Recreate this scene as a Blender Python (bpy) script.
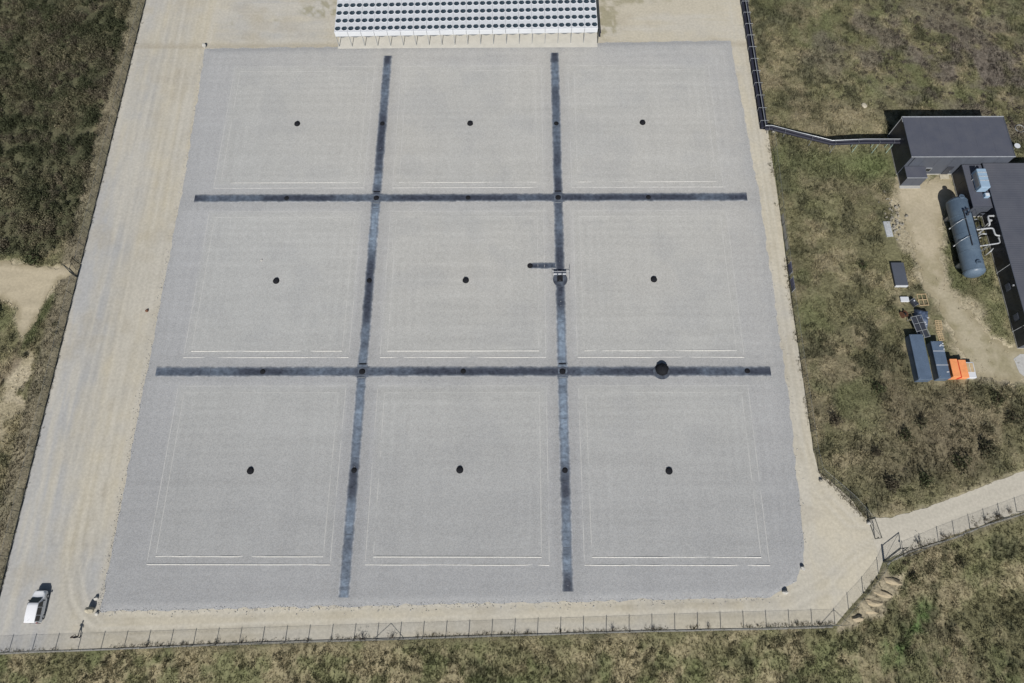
import bpy, bmesh, math, random
import numpy as np
from mathutils import Vector, Matrix

random.seed(7)
R = math.radians
scene = bpy.context.scene
col = scene.collection
for o in list(bpy.data.objects):
    bpy.data.objects.remove(o)

# ------------------------------------------------------------------ camera, sky, sun, exposure
cam_data = bpy.data.cameras.new('camera')
cam = bpy.data.objects.new('camera', cam_data)
col.objects.link(cam)
cam_data.sensor_width = 36.0
cam_data.lens = 687.2 / 1024 * 36.0
cam_data.clip_start = 0.5
cam_data.clip_end = 3000
rot = Matrix.Rotation(0.0231818, 4, 'Z') @ Matrix.Rotation(0.3561, 4, 'X') @ Matrix.Rotation(-0.0228376, 4, 'Z')
cam.matrix_world = Matrix.Translation((8.2936, -47.001, 98.719)) @ rot
scene.camera = cam

SUN_EL, SUN_AZ = R(42.5), R(183.5)
world = bpy.data.worlds.new('World')
scene.world = world
world.use_nodes = True
wnt = world.node_tree
sky = wnt.nodes.new('ShaderNodeTexSky')
sky.sky_type = 'NISHITA'
sky.sun_disc = False
sky.sun_elevation = SUN_EL
sky.sun_rotation = SUN_AZ
sky.air_density = 1.0
sky.dust_density = 1.0
bg = wnt.nodes['Background']
bg.inputs['Strength'].default_value = 0.05
wnt.links.new(sky.outputs[0], bg.inputs[0])

sun_data = bpy.data.lights.new('sun', 'SUN')
sun_data.energy = 4.6
sun_data.angle = R(0.53)
sun_data.color = (1.0, 0.965, 0.91)
sun = bpy.data.objects.new('sun', sun_data)
col.objects.link(sun)
sdir = Vector((math.sin(R(3.5)) * math.cos(SUN_EL), math.cos(R(3.5)) * math.cos(SUN_EL), -math.sin(SUN_EL)))
sun.rotation_euler = sdir.to_track_quat('-Z', 'Y').to_euler()
sun.location = (0, -80, 120)

vs = scene.view_settings
vs.view_transform = 'Standard'
vs.look = 'None'
vs.gamma = 1.0
vs.exposure = 0.12
vs.use_curve_mapping = False
scene.cycles.max_bounces = 6
scene.render.filter_size = 1.8
scene.cycles.transparent_max_bounces = 12


# ------------------------------------------------------------------ helpers: noise, fields
def _hash(ix, iy, seed):
    h = (ix.astype(np.int64) * 374761393 + iy.astype(np.int64) * 668265263 + seed * 974634777) & 0xFFFFFFFF
    h = ((h ^ (h >> 13)) * 1274126177) & 0xFFFFFFFF
    return ((h ^ (h >> 16)) & 0xFFFFFF) / float(0xFFFFFF)


def vnoise(x, y, seed=0):
    ix, iy = np.floor(x), np.floor(y)
    fx, fy = x - ix, y - iy
    fx, fy = fx * fx * (3 - 2 * fx), fy * fy * (3 - 2 * fy)
    a, b = _hash(ix, iy, seed), _hash(ix + 1, iy, seed)
    c, d = _hash(ix, iy + 1, seed), _hash(ix + 1, iy + 1, seed)
    return (a + (b - a) * fx) * (1 - fy) + (c + (d - c) * fx) * fy


def fbm(x, y, scale, seed=0, octv=4, gain=0.5):
    x, y = np.asarray(x, float) / scale, np.asarray(y, float) / scale
    t, amp, s = 0, 1.0, 0.0
    for k in range(octv):
        t = t + vnoise(x * 2 ** k + 17.3 * k, y * 2 ** k - 9.1 * k, seed + k) * amp
        s += amp
        amp *= gain
    return t / s


def sstep(a, b, v):
    t = np.clip((v - a) / (b - a), 0, 1)
    return t * t * (3 - 2 * t)


def seg_dist(x, y, pts, closed=False):
    d = np.full(np.shape(x), 1e9)
    n = len(pts)
    for i in range(n if closed else n - 1):
        (ax, ay), (bx, by) = pts[i], pts[(i + 1) % n]
        dx, dy = bx - ax, by - ay
        t = np.clip(((x - ax) * dx + (y - ay) * dy) / (dx * dx + dy * dy + 1e-9), 0, 1)
        d = np.minimum(d, np.hypot(x - ax - t * dx, y - ay - t * dy))
    return d


def poly_sd(x, y, pts):
    """signed distance, positive inside"""
    inside = np.zeros(np.shape(x), bool)
    n = len(pts)
    for i in range(n):
        (ax, ay), (bx, by) = pts[i], pts[(i + 1) % n]
        if ay == by:
            continue
        c = ((ay > y) != (by > y)) & (x < (bx - ax) * (y - ay) / (by - ay) + ax)
        inside ^= c
    return np.where(inside, 1, -1) * seg_dist(x, y, pts, True)


def blob(x, y, cx, cy, rx, ry=None):
    ry = ry or rx
    return np.exp(-(((x - cx) / rx) ** 2 + ((y - cy) / ry) ** 2))


# ------------------------------------------------------------------ helpers: objects
def tag(o, label=None, cat=None, group=None, kind=None):
    if label: o['label'] = label
    if cat: o['category'] = cat
    if group: o['group'] = group
    if kind: o['kind'] = kind
    return o


def empty(name, loc=(0, 0, 0), rz=0.0, label=None, cat=None, group=None):
    o = bpy.data.objects.new(name, None)
    o.empty_display_size = 0.3
    col.objects.link(o)
    o.location = loc
    o.rotation_euler = (0, 0, rz)
    return tag(o, label, cat, group)


def link(name, me, mat=None, parent=None, loc=None, rz=None):
    o = bpy.data.objects.new(name, me)
    col.objects.link(o)
    if mat is not None and not me.materials:
        me.materials.append(mat)
    if parent is not None:
        o.parent = parent
    if loc is not None:
        o.location = loc
    if rz is not None:
        o.rotation_euler = (0, 0, rz)
    return o


def copy_tree(o, parent=None):
    c = o.copy()
    col.objects.link(c)
    c.parent = parent
    for ch in list(o.children):
        copy_tree(ch, c)
    return c


def np_mesh(name, v, f, colors=None, smooth=False):
    v = np.asarray(v, np.float32)
    f = np.asarray(f, np.int32)
    me = bpy.data.meshes.new(name)
    k = f.shape[1]
    me.vertices.add(len(v))
    me.vertices.foreach_set('co', v.ravel())
    me.loops.add(f.size)
    me.loops.foreach_set('vertex_index', f.ravel())
    me.polygons.add(len(f))
    me.polygons.foreach_set('loop_start', np.arange(0, f.size, k, dtype=np.int32))
    me.polygons.foreach_set('loop_total', np.full(len(f), k, np.int32))
    if smooth:
        me.polygons.foreach_set('use_smooth', np.ones(len(f), bool))
    me.update(calc_edges=True)
    if colors is not None:
        a = me.color_attributes.new('tone', 'FLOAT_COLOR', 'POINT')
        c = np.ones((len(v), 4), np.float32)
        c[:, :3] = colors
        a.data.foreach_set('color', c.ravel())
    return me


class MB:
    """collects simple shapes, builds ONE mesh"""
    def __init__(self):
        self.v, self.f = [], []

    def add(self, v, f):
        b = len(self.v)
        self.v += [tuple(p) for p in v]
        self.f += [tuple(i + b for i in q) for q in f]
        return self

    def box(self, x0, x1, y0, y1, z0, z1, taper=0.0):
        t = taper
        return self.add([(x0, y0, z0), (x1, y0, z0), (x1, y1, z0), (x0, y1, z0),
                         (x0 + t, y0 + t, z1), (x1 - t, y0 + t, z1), (x1 - t, y1 - t, z1), (x0 + t, y1 - t, z1)],
                        [(3, 2, 1, 0), (4, 5, 6, 7), (0, 1, 5, 4), (1, 2, 6, 5), (2, 3, 7, 6), (3, 0, 4, 7)])

    def rbox(self, x0, x1, y0, y1, z0, z1, b=0.03):
        """box with chamfered vertical and top edges"""
        def ring(i, z):
            return [(x0 + i + b, y0 + i, z), (x1 - i - b, y0 + i, z), (x1 - i, y0 + i + b, z), (x1 - i, y1 - i - b, z),
                    (x1 - i - b, y1 - i, z), (x0 + i + b, y1 - i, z), (x0 + i, y1 - i - b, z), (x0 + i, y0 + i + b, z)]
        v = ring(0, z0) + ring(0, z1 - b) + ring(b, z1)
        f = [tuple(range(7, -1, -1)), tuple(range(16, 24))]
        for k in (0, 8):
            for i in range(8):
                j = (i + 1) % 8
                f.append((k + i, k + j, k + 8 + j, k + 8 + i))
        return self.add(v, f)

    def tube(self, pts, r, n=8, cap=True):
        pts = [Vector(p) for p in pts]
        rr = r if isinstance(r, (list, tuple)) else [r] * len(pts)
        v, f = [], []
        for i, p in enumerate(pts):
            d = (pts[min(i + 1, len(pts) - 1)] - pts[max(i - 1, 0)]).normalized()
            a = d.cross(Vector((0, 0, 1)))
            if a.length < 1e-3:
                a = Vector((1, 0, 0))
            a.normalize()
            b = d.cross(a).normalized()
            for k in range(n):
                t = 2 * math.pi * k / n
                v.append(p + (a * math.cos(t) + b * math.sin(t)) * rr[i])
        for i in range(len(pts) - 1):
            for k in range(n):
                j = (k + 1) % n
                f.append((i * n + k, i * n + j, (i + 1) * n + j, (i + 1) * n + k))
        if cap:
            f.append(tuple(range(n - 1, -1, -1)))
            f.append(tuple((len(pts) - 1) * n + k for k in range(n)))
        return self.add(v, f)

    def lathe(self, prof, c=(0, 0, 0), n=20, sx=1, sy=1):
        """prof: (radius, z) bottom to top, closed at ends"""
        v, f = [], []
        m = len(prof)
        for (r, z) in prof:
            for k in range(n):
                t = 2 * math.pi * k / n
                v.append((c[0] + r * sx * math.cos(t), c[1] + r * sy * math.sin(t), c[2] + z))
        for i in range(m - 1):
            for k in range(n):
                j = (k + 1) % n
                f.append((i * n + k, i * n + j, (i + 1) * n + j, (i + 1) * n + k))
        f.append(tuple(range(n - 1, -1, -1)))
        f.append(tuple((m - 1) * n + k for k in range(n)))
        return self.add(v, f)

    def prism(self, poly, axis, a, b):
        """extrude a 2D polygon along axis x/y/z between a and b"""
        n = len(poly)
        def P(p, t):
            return {'x': (t, p[0], p[1]), 'y': (p[0], t, p[1]), 'z': (p[0], p[1], t)}[axis]
        v = [P(p, a) for p in poly] + [P(p, b) for p in poly]
        f = [tuple(range(n - 1, -1, -1)), tuple(range(n, 2 * n))]
        for i in range(n):
            j = (i + 1) % n
            f.append((i, j, n + j, n + i))
        return self.add(v, f)

    def mesh(self, name, smooth=False):
        me = bpy.data.meshes.new(name)
        me.from_pydata(self.v, [], self.f)
        bm = bmesh.new()
        bm.from_mesh(me)
        bmesh.ops.recalc_face_normals(bm, faces=bm.faces)
        bm.to_mesh(me)
        bm.free()
        if smooth:
            for p in me.polygons:
                p.use_smooth = True
            me.set_sharp_from_angle(angle=R(40))
        return me

    def build(self, name, mat, parent=None, smooth=False, loc=None, rz=None):
        return link(name, self.mesh(name, smooth), mat, parent, loc, rz)


# ------------------------------------------------------------------ materials
MATS = {}


def new_mat(name):
    m = bpy.data.materials.new(name)
    m.use_nodes = True
    nt = m.node_tree
    b = nt.nodes['Principled BSDF']
    MATS[name] = m
    return m, nt, b


def N(nt, typ, ins=None, **props):
    n = nt.nodes.new('ShaderNode' + typ)
    for k, v in props.items():
        setattr(n, k, v)
    for k, v in (ins or {}).items():
        s = n.inputs[k]
        if hasattr(v, 'is_output') or isinstance(v, bpy.types.NodeSocket):
            nt.links.new(v, s)
        else:
            s.default_value = v
    return n


def pos(nt, scale=(1, 1, 1)):
    g = N(nt, 'NewGeometry')
    if scale == (1, 1, 1):
        return g.outputs['Position']
    return N(nt, 'VectorMath', {0: g.outputs['Position'], 1: scale}, operation='MULTIPLY').outputs[0]


def noise(nt, vec, scale, detail=3, rough=0.55):
    return N(nt, 'TexNoise', {'Vector': vec, 'Scale': scale, 'Detail': detail, 'Roughness': rough}).outputs['Fac']


def mrange(nt, v, a, b, c=0.0, d=1.0):
    return N(nt, 'MapRange', {'Value': v, 'From Min': a, 'From Max': b, 'To Min': c, 'To Max': d}).outputs[0]


def mixc(nt, fac, a, b, mode='MIX'):
    n = N(nt, 'Mix', data_type='RGBA', blend_type=mode)
    for i, v in ((0, fac), (6, a), (7, b)):
        if isinstance(v, bpy.types.NodeSocket):
            nt.links.new(v, n.inputs[i])
        else:
            n.inputs[i].default_value = v if i == 0 else (tuple(v) + (1,))[:4]
    return n.outputs[2]


def scale_col(nt, c, f):
    n = N(nt, 'VectorMath', operation='SCALE')
    nt.links.new(c, n.inputs[0])
    if isinstance(f, bpy.types.NodeSocket):
        nt.links.new(f, n.inputs['Scale'])
    else:
        n.inputs['Scale'].default_value = f
    return n.outputs[0]


def bump(nt, b, h, dist, strength=1.0):
    n = N(nt, 'Bump', {'Height': h, 'Distance': dist, 'Strength': strength})
    nt.links.new(n.outputs[0], b.inputs['Normal'])


def plain(name, c, rough=0.6, metal=0.0, var=0.15, sc=2.0, c2=None, bmp=0.0, spec=0.4):
    """painted or bare surface with uneven tone and a little dust"""
    m, nt, b = new_mat(name)
    p = pos(nt)
    n1 = noise(nt, p, sc, 4)
    n2 = noise(nt, p, sc * 9, 3)
    s = N(nt, 'Math', {0: n1, 1: n2}, operation='ADD').outputs[0]
    f = mrange(nt, s, 0.7, 1.3, 1 - var, 1 + var)
    base = mixc(nt, mrange(nt, n1, 0.45, 0.68), c, c2 or c)
    nt.links.new(scale_col(nt, base, f), b.inputs['Base Color'])
    nt.links.new(mrange(nt, n2, 0.3, 0.7, max(rough - 0.1, 0.05), min(rough + 0.1, 1)), b.inputs['Roughness'])
    b.inputs['Metallic'].default_value = metal
    b.inputs['Specular IOR Level'].default_value = spec
    if bmp:
        bump(nt, b, n2, bmp)
    return m


# --- ground surfaces take their own colour from the 'tone' attribute, with fine grain on top
def ground_mat(name, grain, gsc, voro=None, bmp=0.03, rough=0.95, contrast=(0.3, 0.7)):
    m, nt, b = new_mat(name)
    a = N(nt, 'VertexColor', layer_name='tone').outputs[0]
    p = pos(nt)
    n1 = noise(nt, p, gsc, 5, 0.65)
    f = mrange(nt, n1, contrast[0], contrast[1], 1 - grain, 1 + grain)
    c = scale_col(nt, a, f)
    h = n1
    if voro:
        vt = N(nt, 'TexVoronoi', {'Vector': p, 'Scale': voro})
        vc = N(nt, 'SeparateColor', {0: vt.outputs['Color']})
        c = scale_col(nt, c, mrange(nt, vc.outputs[0], 0, 1, 0.87, 1.13))
        c = mixc(nt, mrange(nt, vc.outputs[1], 0.7, 1.0, 0, 0.15), c, (0.42, 0.38, 0.33))
        h = vt.outputs['Distance']
    nt.links.new(c, b.inputs['Base Color'])
    b.inputs['Roughness'].default_value = rough
    b.inputs['Specular IOR Level'].default_value = 0.15
    bump(nt, b, h, bmp)
    return m


M_ground = ground_mat('rough_grassland', 0.38, 2.9, bmp=0.12)
M_track = ground_mat('compacted_sand', 0.12, 2.4, voro=None, bmp=0.02)
M_gravel = ground_mat('grey_gravel', 0.045, 2.6, voro=9.0, bmp=0.010)


def foliage_mat(name, trans=0.25):
    m, nt, b = new_mat(name)
    a = N(nt, 'VertexColor', layer_name='tone').outputs[0]
    n1 = noise(nt, pos(nt), 3.0, 3)
    nt.links.new(scale_col(nt, a, mrange(nt, n1, 0.3, 0.7, 0.8, 1.2)), b.inputs['Base Color'])
    b.inputs['Roughness'].default_value = 0.75
    b.inputs['Specular IOR Level'].default_value = 0.2
    tr = N(nt, 'BsdfTranslucent')
    nt.links.new(a, tr.inputs[0])
    mx = N(nt, 'MixShader', {0: trans, 1: b.outputs[0], 2: tr.outputs[0]})
    nt.links.new(mx.outputs[0], nt.nodes['Material Output'].inputs[0])
    return m


M_leaf = foliage_mat('foliage')
M_blade = foliage_mat('dry_grass_blades', 0.35)

# membrane of the drain channels: black sheet, dusty in patches, wet in others
m, nt, b = new_mat('drain_membrane')
p = pos(nt)
n1 = noise(nt, p, 0.23, 4, 0.6)
n2 = noise(nt, p, 1.9, 4, 0.6)
sc_ = noise(nt, p, 0.9, 5, 0.7)
t = N(nt, 'Math', {0: n1, 1: N(nt, 'Math', {0: sc_, 1: 0.45}, operation='MULTIPLY').outputs[0]}, operation='ADD').outputs[0]
base = N(nt, 'VertexColor', layer_name='tone').outputs[0]
base = scale_col(nt, base, mrange(nt, n2, 0.3, 0.7, 0.70, 1.30))
sep = N(nt, 'SeparateXYZ', {0: p})
nt.links.new(base, b.inputs['Base Color'])
nt.links.new(mrange(nt, n2, 0.3, 0.7, 0.45, 0.75), b.inputs['Roughness'])
wr = N(nt, 'TexNoise', {'Vector': p, 'Scale': 3.2, 'Detail': 2.0}).outputs[0]
bump(nt, b, wr, 0.06)
M_membrane = m

M_black = plain('black_plastic', (0.012, 0.013, 0.016), 0.85, var=0.3, spec=0.15)
M_seam = plain('weld_seam', (0.07, 0.08, 0.10), 0.7, var=0.4)
M_basin = plain('basin_lining', (0.045, 0.053, 0.072), 0.7, var=0.4, sc=1.2, c2=(0.075, 0.09, 0.115))
M_rubber = plain('tyre_rubber', (0.015, 0.015, 0.016), 0.8)
M_edging = plain('pale_edging', (0.54, 0.53, 0.50), 0.85, var=0.35, sc=1.1, c2=(0.40, 0.40, 0.385))
M_edging2 = plain('duller_edging', (0.455, 0.452, 0.435), 0.9, var=0.3, sc=1.1, c2=(0.39, 0.39, 0.38))  # duller edging tone for the north and side strips
M_white = plain('white_coated_steel', (0.53, 0.55, 0.58), 0.45, var=0.05, sc=0.6)
M_fan = plain('fan_blade_grey', (0.028, 0.046, 0.064), 0.5, var=0.2)
M_galv = plain('galvanised_steel', (0.36, 0.38, 0.40), 0.4, metal=0.5, var=0.15)
M_post = plain('grey_green_fence_post', (0.05, 0.055, 0.05), 0.55, var=0.2)
M_conc = plain('pale_concrete', (0.36, 0.355, 0.335), 0.9, var=0.16, sc=0.8, bmp=0.01)
M_slab = plain('light_concrete_slab', (0.50, 0.485, 0.44), 0.9, var=0.10, sc=0.8)
M_kerb = plain('weathered_kerb', (0.215, 0.21, 0.19), 0.9, var=0.3, sc=1.5)
M_clad = plain('shaded_cladding_dark_parts', (0.036, 0.040, 0.052), 0.45, var=0.10, sc=0.5)  # on left walls: the anthracite cladding with its shade put into the colour
M_cladf = plain('lit_cladding_grey_parts', (0.070, 0.079, 0.100), 0.5, var=0.10, sc=0.5)  # on front walls: the same anthracite cladding in its sunlit tone
M_pane = plain('sky_tinted_pane', (0.10, 0.11, 0.15), 0.3, var=0.1)  # reflected sky put into the pane colour as flat grey-blue
M_trim = plain('aluminium_trim', (0.42, 0.44, 0.47), 0.4, metal=0.3, var=0.25, sc=3)
M_glass = plain('dark_glass', (0.02, 0.024, 0.03), 0.08, var=0.1, spec=0.7)
M_paint = plain('white_car_paint', (0.76, 0.77, 0.79), 0.25, var=0.03, spec=0.5)
M_tank = plain('blue_grey_tank_paint', (0.085, 0.122, 0.17), 0.45, var=0.14, sc=0.7, c2=(0.10, 0.138, 0.182))
M_bluebox = plain('blue_grey_container_paint', (0.085, 0.120, 0.175), 0.4, var=0.15, sc=0.8)
M_paleblue = plain('pale_blue_housing', (0.25, 0.35, 0.46), 0.5, var=0.08)
M_pipe_w = plain('white_lagged_pipe', (0.36, 0.375, 0.39), 0.5, var=0.3, sc=4)
M_lagging = plain('black_pipe_jacket', (0.016, 0.017, 0.030), 0.7, var=0.3, sc=1.0)
M_wood = plain('pale_timber', (0.42, 0.32, 0.19), 0.8, var=0.25, sc=4)
M_orange = plain('orange_sheeting', (0.70, 0.27, 0.105), 0.6, var=0.15)
M_red = plain('red_sheeting', (0.58, 0.035, 0.02), 0.6, var=0.15)
M_rust = plain('rusty_steel', (0.13, 0.06, 0.035), 0.85, var=0.35)
M_stone = plain('pale_boulder', (0.44, 0.43, 0.40), 0.95, var=0.2, sc=2, bmp=0.05)
M_sandstone = plain('sandy_boulder', (0.42, 0.385, 0.30), 0.95, var=0.2, sc=2, bmp=0.05)
M_bark = plain('brown_bark', (0.075, 0.055, 0.04), 0.9, var=0.3, sc=5)
M_tarp = plain('blue_grey_tarp', (0.07, 0.095, 0.15), 0.5, var=0.25, sc=1.5)
M_lamp = plain('red_lamp_glass', (0.45, 0.02, 0.02), 0.2)
M_skin = plain('skin', (0.45, 0.27, 0.19), 0.5, var=0.05)
M_cloth = plain('dark_clothing', (0.016, 0.016, 0.020), 0.9, var=0.3, sc=6)
M_hair = plain('dark_brown_hair', (0.025, 0.017, 0.012), 0.7)
M_greenpaint = plain('pale_green_paint', (0.32, 0.43, 0.38), 0.5)
M_signblue = plain('dark_blue_sign', (0.06, 0.07, 0.17), 0.4, var=0.1)
M_rock = plain('broken_rubble', (0.24, 0.225, 0.19), 0.95, var=0.3, sc=3, bmp=0.04)

# ribbed roof sheeting: fine ridges across the slope
m, nt, b = new_mat('ribbed_roof_sheeting')
p = pos(nt)
sp = N(nt, 'SeparateXYZ', {0: p})
w = N(nt, 'Math', {0: N(nt, 'Math', {0: sp.outputs[1], 1: 2 * math.pi / 0.33}, operation='MULTIPLY').outputs[0]}, operation='SINE').outputs[0]
n1 = noise(nt, p, 0.35, 4)
c = mixc(nt, mrange(nt, n1, 0.35, 0.65), (0.072, 0.077, 0.096), (0.088, 0.092, 0.110))
nt.links.new(scale_col(nt, c, mrange(nt, w, -1, 1, 0.975, 1.025)), b.inputs['Base Color'])
b.inputs['Roughness'].default_value = 0.55
bump(nt, b, w, 0.005)
M_ribroof = m

# smooth roof felt
m, nt, b = new_mat('roof_felt')
p = pos(nt)
n1 = noise(nt, p, 0.4, 5, 0.6)
n2 = noise(nt, p, 14, 3)
c = mixc(nt, mrange(nt, n1, 0.35, 0.68), (0.062, 0.068, 0.092), (0.078, 0.083, 0.104))
nt.links.new(scale_col(nt, c, mrange(nt, n2, 0.3, 0.7, 0.9, 1.1)), b.inputs['Base Color'])
b.inputs['Roughness'].default_value = 0.7
M_felt = m

# woven wire fence mesh: thin crossing wires with open gaps
m, nt, b = new_mat('woven_wire_mesh')
p = pos(nt)
sp = N(nt, 'SeparateXYZ', {0: p})
s = N(nt, 'Math', {0: sp.outputs[0], 1: sp.outputs[1]}, operation='ADD').outputs[0]
wires = []
for op in ('ADD', 'SUBTRACT'):
    q = N(nt, 'Math', {0: s, 1: sp.outputs[2]}, operation=op).outputs[0]
    q = N(nt, 'Math', {0: q, 1: 1 / 0.06}, operation='MULTIPLY').outputs[0]
    q = N(nt, 'Math', {0: q}, operation='FRACT').outputs[0]
    wires.append(N(nt, 'Math', {0: q, 1: 0.075}, operation='LESS_THAN').outputs[0])
wv = N(nt, 'Math', {0: wires[0], 1: wires[1]}, operation='MAXIMUM').outputs[0]
b.inputs['Base Color'].default_value = (0.12, 0.125, 0.13, 1)
b.inputs['Roughness'].default_value = 0.5
tr = N(nt, 'BsdfTransparent')
mx = N(nt, 'MixShader', {0: wv, 1: tr.outputs[0], 2: b.outputs[0]})
nt.links.new(mx.outputs[0], nt.nodes['Material Output'].inputs[0])
M_mesh = m

# ------------------------------------------------------------------ the setting: outlines (metres)
FENCE = [(-61.9, 90), (51.5, 90), (51.5, 29), (51.4, 12), (51.05, -2), (50.95, -27), (51.2, -30), (55.1, -33.9), (57.4, -38.3),
         (60.6, -41.2), (58.1, -42.3), (57.2, -43.9), (54.7, -46.4), (52.4, -48.4), (50.3, -50.4), (-61.9, -54.0)]
ROAD = [(57.0, -36.6), (60.5, -36.5), (66.0, -35.0), (72.5, -32.8), (77.2, -31.1), (82, -29.6), (150, -7), (150, -14),
        (79.2, -35.5), (69.5, -38.5), (63.3, -40.6), (60.6, -41.5), (57.6, -42.2)]
YARD = [(71.6, 18.6), (81.0, 18.6), (80.2, 14), (77.6, 11.0), (76.6, 6.6), (75.9, 3.0), (76.0, -1.2), (78.6, -6.2), (82.3, -11.4), (88, -12.0),
        (92, -16.5), (84, -17.0), (80, -16.4), (76.4, -15.6), (75.2, -11.5), (74.4, -7.4), (73.6, -3.6), (72.2, -1.0), (72.0, 3.4), (71.6, 8), (70.6, 13)]
PATH = [(-90, 4.6), (-75.1, 3.6), (-68.3, 2.5), (-63.0, 2.9), (-62.1, 1.5), (-64.6, 0.4), (-66.0, -3.1), (-66.9, -6.6), (-68.3, -9.9),
        (-69.3, -8.0), (-70.2, -4.4), (-73.3, -2.6), (-90, -2.4)]
SCRUB = [(-100, 62), (-64.2, 62), (-63.8, 52.4), (-64.0, 44.2), (-64.5, 28.9), (-64.1, 14.9), (-64.2, 7.3), (-67.8, 3.8), (-75.0, 4.4), (-100, 5.2)]
CURB1 = [(-60.5, -54.15), (-57.1, -54.0), (-41.6, -53.4), (-26.5, -52.75), (-16.2, -52.45), (7.5, -51.75), (24.5, -51.25), (41.4, -50.9), (50.0, -50.65)]
CURB2 = [(58.6, -42.75), (59.8, -42.1), (61.9, -41.15), (69.0, -39.1), (73.8, -37.4), (78.8, -36.0), (86, -33.6), (95, -30.7)]
HOUSES = [(71.7, 88.5, 19.4, 27.6), (71.7, 75.3, 17.1, 19.5), (80.8, 84.3, 11.2, 19.5), (84.0, 112, -11.7, 19.4)]


def slope_z(x, y):
    """the embankment falls away outside the front fence and below the access road"""
    d1 = (-54.0 + (x + 61.9) * (3.6 / 112.2)) - 0.5 - y          # distance in front of the front fence
    d1 = np.where(x < 54, d1, -1)
    d2 = seg_dist(x, y, [(50.0, -50.9), (58.4, -43.0)] + CURB2) - 0.3
    below = (y < np.interp(x, [50, 58.4, 61.9, 69, 78.8, 95], [-50.9, -43.0, -41.4, -39.3, -36.2, -30.9])) & (x > 50)
    d2 = np.where(below, d2, -1)
    d = np.maximum(np.maximum(d1, d2), 0)
    return -0.34 * np.minimum(d, 9)


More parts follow.
